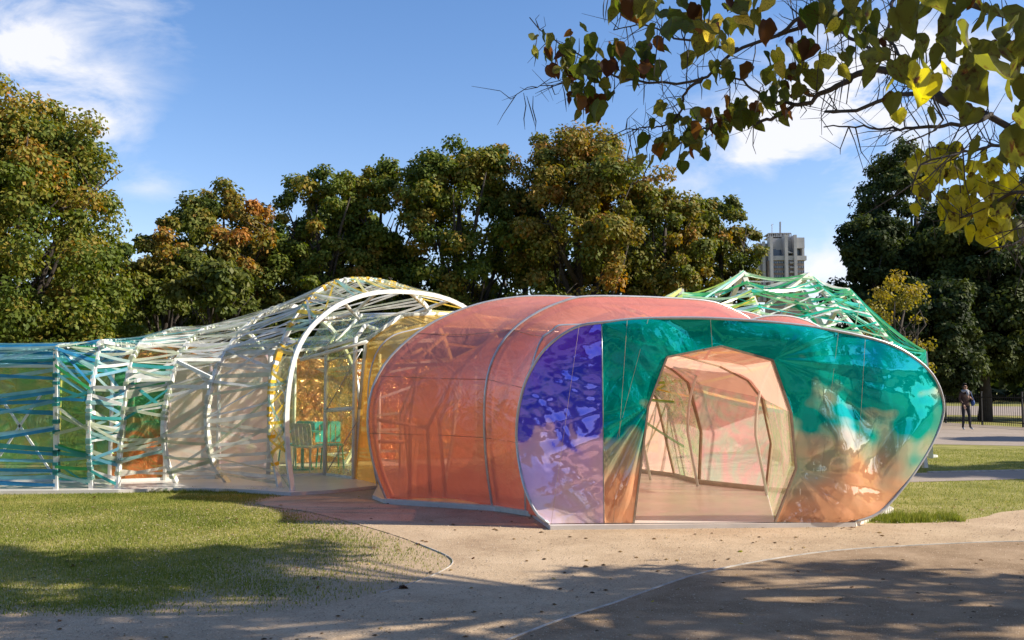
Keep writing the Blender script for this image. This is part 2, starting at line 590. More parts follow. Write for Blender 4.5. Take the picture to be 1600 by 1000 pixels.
M['f_purple'] = film('purple_dichroic_film', (1.0, 0.62, 0.95), ((0.80, 0.55, 1.0), (0.7, 0.55, 1.0), (0.5, 0.5, 1.0)), refl=0.26, dif=0.94, rough=0.04,
                     crinkle=0.03, cscale=1.2, fres=.4, dT=.15, zones=[(0.0, (1.0, 0.76, 0.74)), (0.25, (1.0, 0.66, 0.88)), (0.45, (0.86, 0.58, 0.95)), (0.58, (0.12, 0.10, 1.0)), (0.8, (0.05, 0.08, 1.0)), (1.0, (0.16, 0.06, 1.0))], gzones=[(0.0, (1.0, .75, .85)), (.4, (.95, .65, 1.0)), (.55, (.45, .4, 1.0)), (1.0, (.22, .25, 1.0))])
M['f_peach'] = film('peach_film', (1.0, 0.80, 0.64), (1.0, 0.85, 0.75), refl=0.08, dif=0.66, rough=0.2, crinkle=0.15, cscale=2.5, difcol=(1.0, 0.63, 0.50), fres=.15)
M['f_pinkgreen'] = film('pink_green_film', (0.98, 0.68, 0.60), ((0.95, 0.25, 0.5), (0.9, 0.7, 0.4), (0.4, 0.9, 0.5)), refl=0.22, dif=0.45, rough=0.08, crinkle=0.9,
                        cscale=3.0, T2=(0.74, 0.78, 0.50), fres=.3)
M['f_end'] = film('grey_green_film', (0.98, 0.58, 0.54), ((0.9, 0.7, 0.5), (0.8, 0.5, 0.6), (0.5, 0.8, 0.6)), refl=0.15, dif=0.55, rough=0.1, crinkle=0.35,
                  cscale=1.8, T2=(0.68, 0.74, 0.58), fres=.3)
M['f_green'] = film('green_film', (0.38, 0.68, 0.26), ((0.2, 0.6, 0.3), (0.7, 0.5, 0.1), (0.2, 0.5, 0.8)), refl=0.14, dif=0.45, rough=0.12, crinkle=0.8, cscale=1.4,
                    T2=(0.78, 0.68, 0.28), fres=.3, dT=.3)
M['f_lime'] = film('lime_film', (0.35, 0.60, 0.15), ((0.5, 0.8, 0.2), (0.8, 0.8, 0.1), (0.2, 0.5, 0.8)), refl=0.16, dif=0.45, rough=0.12, crinkle=0.9, cscale=2.0,
                   T2=(0.80, 0.72, 0.20), fres=.3, dT=.3)
M['f_greenorange'] = film('green_orange_film', (0.85, 0.26, 0.08), ((0.2, 0.7, 0.3), (0.8, 0.6, 0.1), (0.2, 0.5, 0.8)), refl=0.14, dif=0.5, rough=0.12, crinkle=0.9,
                          cscale=1.5, T2=(0.12, 0.46, 0.20), grad=(0.5, 1.2), fres=.3, dT=.3)
M['f_pale'] = film('pale_milky_film', (0.92, 0.84, 0.74), ((0.8, 0.8, 0.8), (0.9, 0.6, 0.8), (0.6, 0.8, 0.9)), refl=0.08, dif=0.62, rough=0.2, crinkle=0.2, cscale=1.3,
                   difcol=(0.98, 0.86, 0.70), fres=.2, T2=(0.90, 0.62, 0.78), dT=.3)
M['f_clear'] = film('clear_iridescent_film', (0.90, 0.92, 0.80), ((0.9, 0.5, 0.3), (0.5, 0.9, 0.5), (0.4, 0.5, 1.0)), refl=0.16, dif=0.14, rough=0.06, crinkle=1.0,
                    cscale=2.2, T2=(0.85, 0.95, 0.62), fres=.35)
M['f_lemon'] = film('lemon_clear_film', (0.90, 0.92, 0.42), ((0.9, 0.9, 0.3), (0.5, 0.9, 0.5), (0.5, 0.5, 1.0)), refl=0.14, dif=0.32, rough=0.06, crinkle=1.2, cscale=3.5,
                    T2=(0.75, 0.88, 0.70), fres=.35)
M['f_orange'] = film('orange_far_film', (0.98, 0.30, 0.10), ((0.9, 0.5, 0.3), (0.9, 0.7, 0.2), (0.4, 0.8, 0.5)), refl=0.1, dif=0.6, rough=0.1, crinkle=0.9, cscale=2.5,
                     T2=(0.95, 0.52, 0.14), fres=.3)
M['f_blue'] = film('blue_film', (0.35, 0.66, 0.80), ((0.3, 0.6, 0.9), (0.3, 0.8, 0.8), (0.5, 0.5, 1.0)), refl=0.12, dif=0.45, rough=0.12, crinkle=0.4, cscale=1.4,
                   T2=(0.20, 0.55, 0.50), fres=.3, dT=.3)


def tape_mat(name, c, clear=0.25):
    m, nt, out = new_mat(name)
    L = nt.links
    tc = N(nt, 'ShaderNodeTexCoord')
    no = N(nt, 'ShaderNodeTexNoise', Scale=5.0, Detail=3.0)
    L.new(tc.outputs['Object'], no.inputs['Vector'])
    r = ramp(nt, [(0.3, tuple(x * .8 for x in c)), (0.7, tuple(min(1, x * 1.15) for x in c))], no.outputs[0])
    p = N(nt, 'ShaderNodeBsdfPrincipled', Roughness=0.3)
    L.new(r.outputs[0], p.inputs['Base Color'])
    t = N(nt, 'ShaderNodeBsdfTranslucent'); L.new(r.outputs[0], t.inputs[0])
    tr = N(nt, 'ShaderNodeBsdfTransparent'); L.new(r.outputs[0], tr.inputs[0])
    a = mixshader(nt, 0.4, p.outputs[0], t.outputs[0])
    L.new(mixshader(nt, clear, a, tr.outputs[0]), out.inputs[0])
    return m


TP = {k: tape_mat('tape_' + k, c, cl) for k, (c, cl) in {
    'blue': ((0.04, 0.32, 0.60), .3), 'lightblue': ((0.22, 0.55, 0.72), .35), 'teal': ((0.06, 0.40, 0.40), .25), 'paleteal': ((0.38, 0.62, 0.60), .4),
    'sage': ((0.62, 0.68, 0.52), .3), 'grey': ((0.76, 0.76, 0.66), .25), 'white': ((0.80, 0.82, 0.78), .1), 'yellow': ((0.85, 0.62, 0.08), .15), 'paleyellow': ((0.80, 0.78, 0.35), .3),
    'lime': ((0.38, 0.58, 0.10), .25), 'green': ((0.06, 0.42, 0.14), .25), 'emerald': ((0.01, 0.50, 0.32), .2), 'turq': ((0.05, 0.62, 0.52), .25), 'palegreen': ((0.42, 0.66, 0.42), .35), 'skyblue': ((0.38, 0.62, 0.68), .35)}.items()}

# ------------------------------------------------------------------ ground, paths
lawn_r = R_(3)
SAND_PX = [(-400, 972), (0, 965), (300, 963), (430, 958), (540, 940), (640, 914), (700, 888), (703, 872), (660, 853), (620, 838), (560, 820), (480, 800), (405, 788), (450, 774)]
sand_edge = [G(*p) for p in SAND_PX]


def smooth2(pts, k=3):
    out = []
    A = [Vector(p) for p in pts]
    for i in range(len(A) - 1):
        p0 = A[max(i - 1, 0)]; p1 = A[i]; p2 = A[i + 1]; p3 = A[min(i + 2, len(A) - 1)]
        for j in range(k):
            t = j / k
            out.append(0.5 * ((2 * p1) + (p2 - p0) * t + (2 * p0 - 5 * p1 + 4 * p2 - p3) * t * t + (-p0 + 3 * p1 - 3 * p2 + p3) * t ** 3))
    out.append(A[-1])
    return out


def dist_poly(x, y, poly):
    d = np.full(x.shape, 1e9)
    for a, b in zip(poly[:-1], poly[1:]):
        ax, ay, bx, by = a[0], a[1], b[0], b[1]
        L2 = (bx - ax) ** 2 + (by - ay) ** 2 + 1e-12
        t = np.clip(((x - ax) * (bx - ax) + (y - ay) * (by - ay)) / L2, 0, 1)
        d = np.minimum(d, np.hypot(x - ax - t * (bx - ax), y - ay - t * (by - ay)))
    return d


se = smooth2(sand_edge, 4)
# ground sheet: fine grid near, coarse far
gx = np.r_[-1500, -600, -250, -120, -60, -30, np.arange(-18, 18.01, 0.25), 30, 60, 120, 250, 600, 1500]
gy = np.r_[-1500, -600, -250, -120, -60, -30, -10, 0, np.arange(4, 24.01, 0.25), 30, 40, 60, 120, 250, 600, 1500, 3000]
GX, GY = np.meshgrid(gx, gy, indexing='ij')
GZ = np.zeros_like(GX)
wear = np.exp(-dist_poly(GX, GY, se) / np.where(GX < -2.6, .35, .95)) * 0.72 + .30 * np.exp(-(((GX + 1.6) / 1.5) ** 2 + ((GY - 8.4) / .7) ** 2))
wear = np.where(GX < 1.0, wear, wear * 0.5) - 0.05
me = np_mesh('ground', np.stack([GX.ravel(), GY.ravel(), GZ.ravel()], 1), grid_faces(len(gx), len(gy)), M['grass'], attr=wear.ravel())
link('ground', me, kind='structure')


def sheet(name, pts, z, mat, **tags):
    bm = bmesh.new()
    vs = [bm.verts.new((p[0], p[1], z)) for p in pts]
    f = bm.faces.new(vs)
    if f.normal.z < 0:
        f.normal_flip()
    bmesh.ops.triangulate(bm, faces=[f])
    me = bpy.data.meshes.new(name)
    bm.to_mesh(me); bm.free()
    me.materials.append(mat)
    return link(name, me, kind='structure', **tags)


sand = se + [Vector(p) for p in ((-1.5, 17), (5.0, 17))] + [G(1335, 818)] + smooth2([G(1400, 819), G(1480, 816), G(1540, 808), G(1600, 797), G(1900, 776)], 4) + \
    [Vector((14, 6)), Vector((14, -9)), Vector((-14, -9)), Vector((-14, se[0][1]))]
sheet('path', [(p[0], p[1]) for p in sand], 0.006, M['sand'])
asp_px = [(760, 1018), (800, 1001), (880, 970), (960, 945), (1040, 916), (1100, 897), (1200, 877), (1300, 863), (1400, 856), (1500, 851), (1600, 848), (1900, 846)]
asp = smooth2([G(*p) for p in asp_px], 3)
sheet('road', [(p[0], p[1]) for p in asp] + [(13.6, 5), (13.6, -8.5), (-0.3, -8.5), (-0.3, 4)], 0.012, M['asphalt'])


def edging(pts, label, w=0.016, h=0.02):
    mb = MB()
    for a, b in zip(pts[:-1], pts[1:]):
        a = Vector((a[0], a[1], h / 2)); b = Vector((b[0], b[1], h / 2))
        mb.beam(a, b, w, h)
    o = mb.build('path_edging', M['edging'])
    o['label'] = label; o['category'] = 'edging'
    return o


edging(asp, 'thin pale metal edging curving between the sandy path and the darker road')
edging(se[18:34], 'thin metal edging between the lawn and the sandy path, curling round the grass corner', 0.008, 0.012)
sheet('footpath', [tuple(G(*p))[:2] for p in [(1300, 757), (1600, 749), (1900, 745), (1900, 730), (1600, 736), (1450, 739), (1300, 744)]], 0.006, M['farpath'])
edging(smooth2([G(1450, 739), G(1600, 736), G(1900, 730)], 4), 'pale kerb line along the far side of the narrow footpath', 0.05, 0.03)
sheet('avenue', [tuple(G(*p))[:2] for p in [(1250, 690), (1440, 694), (1600, 697), (2300, 708), (2300, 672), (1600, 668), (1440, 658), (1250, 652)]], 0.006, M['farpath'])
sheet('carriage_road', [tuple(G(*p))[:2] for p in [(900, 648), (1440, 648), (1800, 652), (1800, 637), (1440, 634), (900, 634)]], 0.006, M['farpath'])


def in_poly(x, y, poly):
    c = np.zeros(x.shape, bool)
    n = len(poly)
    for i in range(n):
        x1, y1 = poly[i][0], poly[i][1]; x2, y2 = poly[(i + 1) % n][0], poly[(i + 1) % n][1]
        if y1 == y2:
            continue
        c ^= ((y1 > y) != (y2 > y)) & (x < (x2 - x1) * (y - y1) / (y2 - y1) + x1)
    return c


def blades(name, x, y, h, seed, tint, mat, w=0.007):
    r = R_(seed)
    n = len(x)
    a = r.uniform(0, 2 * math.pi, n)
    lean = r.uniform(0, 0.6, n) * h
    la = r.uniform(0, 2 * math.pi, n)
    dx, dy = np.cos(a) * w / 2, np.sin(a) * w / 2
    tx, ty = x + np.cos(la) * lean, y + np.sin(la) * lean
    V = np.empty((n, 3, 3))
    V[:, 0] = np.stack([x - dx, y - dy, np.zeros(n)], 1)
    V[:, 1] = np.stack([x + dx, y + dy, np.zeros(n)], 1)
    V[:, 2] = np.stack([tx, ty, h], 1)
    me = np_mesh(name, V.reshape(-1, 3), np.arange(n * 3).reshape(-1, 3), mat, attr=np.repeat(tint, 3), nside=3)
    return link(name, me, kind='stuff', label='short patchy green and straw lawn grass' if name == 'grass' else 'longer bright grass tufts at the foot of the entrance panel', category='grass')


r = R_(11)
n = 430000
x = r.uniform(-9.5, 0.2, n); y = 6.2 + (15.0 - 6.2) * r.uniform(0, 1, n) ** 1.1
sand2 = [(p[0], p[1]) for p in sand]
lawn_ok = ~in_poly(x, y, sand2) & (x > -0.62 * y - .5)
d = dist_poly(x, y, se)
wearp = np.clip(1 - d / np.where(x < -2.6, .45, 1.3), 0, 1)
patch = np.sin(x * 2.1 + 1.3 * np.sin(y * 1.7)) * np.sin(y * 2.6 + np.sin(x * 3.1)) * .5 + .5
keep = lawn_ok & (r.uniform(0, 1, n) > wearp * 1.05 - 0.12) & (r.uniform(0, 1, n) > .7 * np.exp(-(((x + 1.6) / 1.5) ** 2 + ((y - 8.4) / .7) ** 2))) & (r.uniform(0, 1, n) < 0.45 + .55 * patch) & (y < 14.25)
x, y, patch = x[keep], y[keep], patch[keep]
nr = int(90000)
x2 = r.uniform(4.5, 14, nr); y2 = r.uniform(10.6, 24, nr)
k2 = ~in_poly(x2, y2, sand2) & (x2 < y2 * .58 + .5)
px_far = [tuple(G(*p))[:2] for p in [(1300, 757), (1600, 749), (1900, 745), (1900, 730), (1600, 736), (1450, 739), (1300, 744)]]
px_av = [tuple(G(*p))[:2] for p in [(1250, 690), (1440, 694), (1600, 697), (2300, 708), (2300, 672), (1600, 668), (1440, 658), (1250, 652)]]
k2 &= ~in_poly(x2, y2, px_far) & ~in_poly(x2, y2, px_av)
x2, y2 = x2[k2], y2[k2]
x = np.r_[x, x2]; y = np.r_[y, y2]; patch = np.r_[patch, np.full(len(x2), .5)]
tint = np.clip(r.normal(0.42, 0.22, len(x)) + 0.35 * (.5 - patch), 0, 1)
blades('grass', x, y, r.uniform(0.012, 0.034, len(x)), 5, tint, M['blade'], 0.008)
# tufts
nt_ = 5000
tx, ty = [], []
for i in range(150):
    p = G(r.uniform(1338, 1500), r.uniform(806, 817)); tx.append(p.x); ty.append(p.y)
for i in range(110):
    p = G(r.uniform(235, 445), r.uniform(765, 771)); tx.append(p.x); ty.append(p.y)
tx = np.repeat(tx, 45) + r.normal(0, .045, len(tx) * 45); ty = np.repeat(ty, 45) + r.normal(0, .045, len(ty) * 45)
hh = np.r_[np.repeat(r.uniform(.02, .13, 150) * r.uniform(.4, 1.1, 150), 45) * r.uniform(.5, 1.2, 150 * 45), np.repeat(r.uniform(.02, .07, 110), 45) * r.uniform(.5, 1.2, 110 * 45)]
blades('grass_tufts', tx, ty, hh, 6, np.clip(r.normal(.3, .2, len(tx)), 0, 1), M['blade'], 0.008)

# ------------------------------------------------------------------ trees
def leaf_cloud(centres, sig, per, size, seed, tbase, tvar, flat=0.7, outward=None):
    r = R_(seed)
    nC = len(centres)
    C = np.repeat(centres, per, 0)
    n = len(C)
    s = np.repeat(sig, per)
    off = r.normal(0, 1, (n, 3))
    off /= np.linalg.norm(off, axis=1)[:, None] + 1e-9
    off *= (r.uniform(0, 1, n) ** 0.45)[:, None]
    off[:, 2] = off[:, 2] * flat
    P = C + off * s[:, None]
    # leaf frame: normal = up and out with jitter
    nrm = off + np.array([0, 0, 0.45]) + r.normal(0, .45, (n, 3))
    nrm /= np.linalg.norm(nrm, axis=1)[:, None]
    t = r.normal(0, 1, (n, 3)) + off * 1.2 + np.array([0, 0, -.55])
    t -= nrm * (t * nrm).sum(1)[:, None]
    t /= np.linalg.norm(t, axis=1)[:, None] + 1e-9
    b = np.cross(nrm, t)
    sz = size * r.uniform(.6, 1.3, n)[:, None]
    V = np.empty((n, 4, 3))
    V[:, 0] = P
    V[:, 1] = P + t * sz * .55 + b * sz * .36 - nrm * sz * .10
    V[:, 2] = P + t * sz * 1.1 - nrm * sz * .22
    V[:, 3] = P + t * sz * .5 - b * sz * .36 - nrm * sz * .08
    tint = np.repeat(tbase, per) + r.normal(0, tvar, n)
    return V.reshape(-1, 3), np.repeat(np.clip(tint, 0, 1), 4), n


def limb_paths(base, h0, top, radius, seed, nl=14):
    """trunk that splits into rising limbs with side twigs"""
    r = random.Random(seed)
    out = []
    x, y = base[0], base[1]
    H = top
    trunk = [Vector((x, y, -0.1)), Vector((x + r.uniform(-.1, .1), y, h0 * .5)), Vector((x + r.uniform(-.2, .2), y, h0)), Vector((x, y, h0 + (H - h0) * .45)), Vector((x + r.uniform(-.4, .4), y, h0 + (H - h0) * .85))]
    rt = H * 0.024
    out.append((trunk, [rt * 1.5, rt * 1.1, rt, rt * .6, rt * .15]))
    for i in range(nl):
        a = 2 * math.pi * i / nl * 2.4 + r.uniform(-.3, .3)
        z0 = h0 + (H - h0) * r.uniform(-.05, .42)
        reach = radius * r.uniform(.55, .92)
        zt = z0 + (H - z0) * r.uniform(.35, .8)
        p0 = Vector((x, y, z0))
        p3 = Vector((x + math.cos(a) * reach, y + math.sin(a) * reach, zt))
        p1 = p0.lerp(p3, .33) + Vector((0, 0, -.1 * (zt - z0))); p2 = p0.lerp(p3, .68) + Vector((r.uniform(-.3, .3), r.uniform(-.3, .3), .02 * (zt - z0)))
        r0 = rt * r.uniform(.35, .6)
        out.append(([p0, p1, p2, p3], [r0, r0 * .7, r0 * .45, r0 * .12]))
        for j in range(5):
            q0 = p1.lerp(p3, r.uniform(0, .85))
            q1 = q0 + Vector((r.uniform(-1, 1), r.uniform(-1, 1), r.uniform(.2, 1.2))) * radius * .28
            out.append(([q0, q0.lerp(q1, .5) + Vector((0, 0, .06)), q1], [r0 * .35, r0 * .22, r0 * .06]))
    return out


def tree(name, label, px, toppy, halfpx, Y, zb, mat, seed, nclump=230, per=110, lsize=.27, group=None, tb=.45, orange=None, wid=None, h0=2.2, asym=0, power=.5, category='tree', hole=0.0, sig=.085):
    x = (px - 800) / F * Y
    H = AT(px, toppy, Y).z * 1.045
    W = halfpx / F * Y
    t = thing(name, label, category, (x, Y, 0), group)
    r = R_(seed)
    C, S, T = [], [], []
    nbgh = max(24, int(nclump / 6))
    B_ = []
    for q in range(nbgh):
        zf = .93 if q == 0 else (r.uniform(.74, .90) if q < 4 else r.uniform(0.02, .86))
        prof = (max(0.0, 1 - abs(zf - .36) ** 2 / (.66 ** 2 if zf > .36 else .5 ** 2))) ** power
        a = 2 * math.pi * ((q * .618034) % 1) + r.uniform(-.4, .4)
        if hole and r.uniform() < hole and zf < .45:
            continue
        rr = prof * W * (.10 if q == 0 else r.uniform(.35, .84)) * (1 + .12 * math.sin(3 * a + seed))
        rb = W * r.uniform(.26, .52) * (1 - .38 * zf)
        B_.append((math.cos(a) * rr + asym * zf * W, math.sin(a) * rr, zb + (H - zb) * zf - rb * .35, rb, a, zf, r.normal(0, .13)))
    while len(C) < nclump:
        bx, by, bz, rb, a, zf, bt_ = B_[r.randint(len(B_))]
        d = r.normal(0, 1, 3); d /= np.linalg.norm(d)
        d[2] = d[2] * .75 + .12
        q = rb * r.uniform(.35, 1.0) ** .6
        C.append((bx + d[0] * q, by + d[1] * q, max(.35, bz + d[2] * q)))
        if r.uniform() < .42:                      # loose fill between the boughs
            zf = r.uniform(0.02, .90); a = r.uniform(0, 2 * math.pi)
            pr = (max(0.0, 1 - abs(zf - .36) ** 2 / (.66 ** 2 if zf > .36 else .5 ** 2))) ** power * W * r.uniform(.2, 1) ** .5 * .92
            if not (hole and zf < .45 and r.uniform() < hole):
                C[-1] = (math.cos(a) * pr + asym * zf * W, math.sin(a) * pr, zb + (H - zb) * zf)
        S.append(W * r.choice([.09, .13, .19], p=[.4, .4, .2]) * r.uniform(.8, 1.3) + .12)
        tt = tb + bt_ + r.normal(0, .08) + .15 * (zf - .5) + .1 * d[2]
        if orange:
            ox, oz, orad = orange
            dd = math.hypot(C[-1][0] / W - ox, zf - oz)
            tt += .5 * max(0, 1 - dd / orad)
        T.append(tt)
    V, tint, n = leaf_cloud(np.array(C), np.array(S), per, lsize, seed + 1, np.array(T), .12)
    me = np_mesh('crown', V, np.arange(n * 4).reshape(-1, 4), mat, attr=tint)
    link('crown', me, t)
    mb = MB()
    paths = limb_paths((0, 0), h0, H * .93, W * .95, seed)
    mb.tube(*paths[0], seg=8)
    mb.build('trunk', M['bark'], t, smooth=True)
    mb = MB()
    for p, rr in paths[1:]:
        mb.tube(p, rr, seg=5)
    mb.build('limbs', M['bark'], t, smooth=True)
    return t


M['chestnut'] = leaf_mat('chestnut_leaf', [(0.0, (0.038, 0.066, 0.010)), (0.45, (0.115, 0.150, 0.022)), (0.75, (0.24, 0.20, 0.035)), (1.0, (0.36, 0.17, 0.03))], .3, .6)
M['chestnut_rust'] = leaf_mat('rusty_chestnut_leaf', [(0.0, (0.040, 0.064, 0.010)), (0.45, (0.125, 0.145, 0.024)), (0.75, (0.25, 0.185, 0.038)), (1.0, (0.38, 0.17, 0.04))], .3, .6)
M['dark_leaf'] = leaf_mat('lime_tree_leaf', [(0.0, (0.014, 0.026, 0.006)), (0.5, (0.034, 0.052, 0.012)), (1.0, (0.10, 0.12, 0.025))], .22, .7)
M['young_leaf'] = leaf_mat('young_yellow_leaf', [(0.0, (0.13, 0.14, 0.025)), (0.5, (0.24, 0.21, 0.035)), (1.0, (0.36, 0.26, 0.05))], .4)
M['bush_leaf'] = leaf_mat('bush_leaf', [(0.0, (0.035, 0.06, 0.012)), (0.5, (0.08, 0.105, 0.02)), (1.0, (0.15, 0.15, 0.03))], .3)

ROW = 'chestnut trees standing behind the pavilion'
tree('chestnut_tree', 'tallest broad green chestnut filling the left edge of the view, tips turning rust', -5, 133, 205, 31, 1.0, M['chestnut'], 21, 560, 280, .14, ROW, .40, power=.55, h0=2.0)
tree('chestnut_tree', 'chestnut with rust orange leaves on its crown beside the tallest broad one', 350, 284, 112, 41, 1.0, M['chestnut_rust'], 32, 230, 240, .17, ROW, .36, orange=(.45, .85, .5))
tree('chestnut_tree', 'low chestnut with an orange topped shoulder in the dip right of the tallest one', 258, 345, 72, 37, .5, M['chestnut_rust'], 33, 130, 230, .16, ROW, .32, orange=(0, .95, .4))
tree('chestnut_tree', 'green chestnut with a narrow top behind the white ribs of the tunnel', 500, 262, 92, 42, 1.2, M['chestnut'], 41, 210, 235, .17, ROW, .42, hole=.05)
tree('chestnut_tree', 'slender chestnut squeezed between two wider ones above the yellow tapes', 588, 250, 80, 43, 1.5, M['chestnut'], 52, 170, 230, .17, ROW, .42, hole=.05)
tree('chestnut_tree', 'tall chestnut with sky showing through bare lower limbs, above the red film vault', 718, 214, 118, 42, 2.2, M['chestnut'], 64, 270, 230, .17, ROW, .5, hole=.25)
tree('chestnut_tree', 'highest rusty topped chestnut just left of the hanging branch tips', 905, 193, 126, 41, 1.0, M['chestnut_rust'], 75, 330, 240, .17, ROW, .56, hole=.2)
tree('chestnut_tree', 'olive chestnut between the rusty topped one and the last of the row', 1035, 268, 96, 42, 1.0, M['chestnut_rust'], 86, 210, 235, .17, ROW, .5)
tree('chestnut_tree', 'last chestnut of the row, nearest the concrete tower', 1130, 304, 74, 44, 1.0, M['chestnut_rust'], 97, 190, 235, .17, ROW, .4)
for i_, (px_, ty_, hp_, Y_, lab_) in enumerate([(420, 345, 110, 52, 'dark chestnut filling the gap behind the rust topped one and the next'), (560, 340, 110, 53, 'dark chestnut filling the gap behind the slender one'),
                                     (820, 320, 110, 53, 'dark chestnut showing in the notch left of the highest rusty one'), (980, 330, 110, 53, 'dark chestnut behind the shoulder of the olive one'), (160, 380, 90, 50, 'dark chestnut behind the right edge of the broadest one')]):
    tree('chestnut_tree', lab_, px_, ty_, hp_, Y_, .8, M['chestnut'], 300 + i_, 170, 150, .24, ROW, .3)
tree('leafy_bush', 'fresh green bush growing in front of the rust topped chestnut', 330, 402, 78, 33, .3, M['bush_leaf'], 99, 120, 110, .2, None, .6, h0=1.0, category='bush')
tree('chestnut_tree', 'chestnut tree mostly cut off by the left frame edge', -260, 150, 200, 36, 1.0, M['chestnut'], 22, 300, 180, .2, ROW, .4)
DK = 'dark trees beyond the railings'
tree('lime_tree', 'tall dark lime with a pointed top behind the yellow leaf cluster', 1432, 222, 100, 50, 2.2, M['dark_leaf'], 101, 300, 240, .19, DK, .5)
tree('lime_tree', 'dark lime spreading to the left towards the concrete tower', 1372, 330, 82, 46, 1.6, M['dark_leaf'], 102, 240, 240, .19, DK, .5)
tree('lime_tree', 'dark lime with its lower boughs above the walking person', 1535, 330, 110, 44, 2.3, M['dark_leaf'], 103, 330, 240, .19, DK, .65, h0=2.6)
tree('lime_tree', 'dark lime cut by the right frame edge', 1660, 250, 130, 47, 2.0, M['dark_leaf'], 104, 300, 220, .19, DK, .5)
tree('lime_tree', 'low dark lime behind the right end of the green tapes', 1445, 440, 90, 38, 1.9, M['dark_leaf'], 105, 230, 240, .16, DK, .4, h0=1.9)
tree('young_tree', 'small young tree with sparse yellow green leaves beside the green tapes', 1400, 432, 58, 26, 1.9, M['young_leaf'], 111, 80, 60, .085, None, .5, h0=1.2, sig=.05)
# far belt of trees closing the horizon, stuff
r = R_(77)
Cx, Ss, Tt = [], [], []
for i in range(2600):
    a = r.uniform(0, 2 * math.pi); D = r.uniform(105, 135)
    cx, cy = D * math.cos(a), D * math.sin(a)
    if cy > 0 and .26 < cx / cy < .37:
        z = r.uniform(0, 4.5)
    else:
        z = r.uniform(0, 9.5) + 2 * math.sin(a * 17)
    Cx.append((cx, cy, max(.5, z))); Ss.append(2.2); Tt.append(.45 + r.normal(0, .2))
V, tint, n = leaf_cloud(np.array(Cx), np.array(Ss), 70, 1.5, 78, np.array(Tt), .12)
link('distant_woods', np_mesh('distant_woods', V, np.arange(n * 4).reshape(-1, 4), M['dark_leaf'], attr=tint), kind='stuff', label='distant belt of dark park trees along the horizon', category='woods')


def copy_tree(o, loc, scale=1.0, rz=0.0, label=None):
    c = o.copy(); COL.objects.link(c)
    c.location = loc; c.scale = (scale,) * 3; c.rotation_euler = (0, 0, rz)
    if label:
        c['label'] = label
    for ch in [k for k in bpy.data.objects if k.parent == o]:
        d = ch.copy(); COL.objects.link(d); d.parent = c
    return c


# park trees outside the frame (they throw the shade on the lawns and are mirrored in the films)
src = [o for o in bpy.data.objects if o.name.startswith('chestnut_tree')]
limes = [o for o in bpy.data.objects if o.name.startswith('lime_tree')]
OFFL = ['chestnut farthest left of those behind the viewer', 'chestnut straight behind the viewer', 'chestnut behind the viewer beside the straight one', 'chestnut behind and right of the viewer', 'chestnut far right of the viewer, out of frame', 'chestnut left of the viewer, out of frame']
for i, (x, y, s, rz) in enumerate([(-12, -20, 1.5, 1), (-3, -22, 1.6, 2), (6, -23, 1.6, 3), (16, -21, 1.6, 4), (27, -10, 1.3, 5), (-24, -8, 1.3, 2)]):
    c = copy_tree(src[4 + i % 4], (x, y, 0), s, rz, OFFL[i])
    c['group'] = 'chestnuts behind the viewer'
for i, (x, y, s, rz) in enumerate([(21.0, 16.5, .62, 1), (24.5, 27.5, .7, 2), (33, 44, .8, 3)]):
    c = copy_tree(limes[i % 2], (x, y, 0), s, rz, ['lime tree out of frame shading the lawn beside the entrance', 'lime tree out of frame shading the far footpath', 'lime tree out of frame shading the far avenue'][i])
    c['group'] = 'limes outside the frame to the right'

# ------------------------------------------------------------------ tower
tw = thing('concrete_tower', 'tall grey concrete tower block rising between the trees with a crown of angular fins', 'tower', (0, 0, 0))
TY = 500.0
S = TY / F


def T3(px, py, dy=0):
    p = AT(px, py, TY)
    return Vector((p.x, TY + dy, p.z))


def tbox(mb, x0, y0, x1, y1, d0, d1):
    a = T3(x0, y1); b = T3(x1, y0)
    mb.box((a.x, TY + d0, a.z), (b.x, TY + d1, b.z))


mb = MB()
a = T3(1202, 420); b = T3(1257, 407)
mb.box((a.x, TY, -1), (b.x, TY + 10, b.z)); mb.build('shaft', M['brick'], tw)
mb = MB(); tbox(mb, 1206, 400, 1260, 407, -1.0, 10); mb.build('parapet_band', M['concrete'], tw)
mb = MB(); tbox(mb, 1188, 378, 1206, 470, 5, 9); mb.build('side_wing', M['concrete'], tw)
mb = MB()
tbox(mb, 1207, 370.5, 1227, 399.5, 3.5, 10)
tbox(mb, 1229.5, 369.5, 1242, 399.5, 3.5, 10)
mb.build('crown_wall', M['concrete'], tw)
mb = MB()
tbox(mb, 1243.5, 371.5, 1257, 388, -.6, 9)
mb.build('crown_block', M['concrete'], tw)
mb = MB(); tbox(mb, 1254, 388, 1257, 400, -.5, 9); mb.build('crown_block_leg', M['concrete'], tw)
mb = MB()
for x0, x1, y0, yb, dd in ((1204.5, 1206.8, 371, 470, -2.5), (1227, 1229.5, 368, 470, -2.8), (1241.5, 1243.6, 368, 470, -2.6), (1196, 1198, 376, 470, 2), (1187, 1188.6, 378, 470, 2.5)):
    mb = MB(); tbox(mb, x0, y0, x1, yb, dd, 4); mb.build('fin', M['concrete'], tw)
mb = MB()
for x0, x1, y0, y1 in ((1209, 1216, 388, 399), (1216, 1224, 389, 399.6), (1230, 1241, 390, 398.6), (1244.5, 1253, 389, 399)):
    mb = MB(); tbox(mb, x0, y0, x1, y1, 3.2, 3.6); mb.build('crown_window', M['glass_far'], tw)
mb = MB()
c1 = T3(1230, 388).x; 
mb.add([T3(1230, 391, -1), T3(1240.5, 396, -1), T3(1230, 395.6, -1), T3(1230, 391, 3), T3(1240.5, 396, 3), T3(1230, 395.6, 3)], [(0, 1, 2), (5, 4, 3), (0, 3, 4, 1), (1, 4, 5, 2), (2, 5, 3, 0)])
mb.build('slanted_hood', M['concrete'], tw)
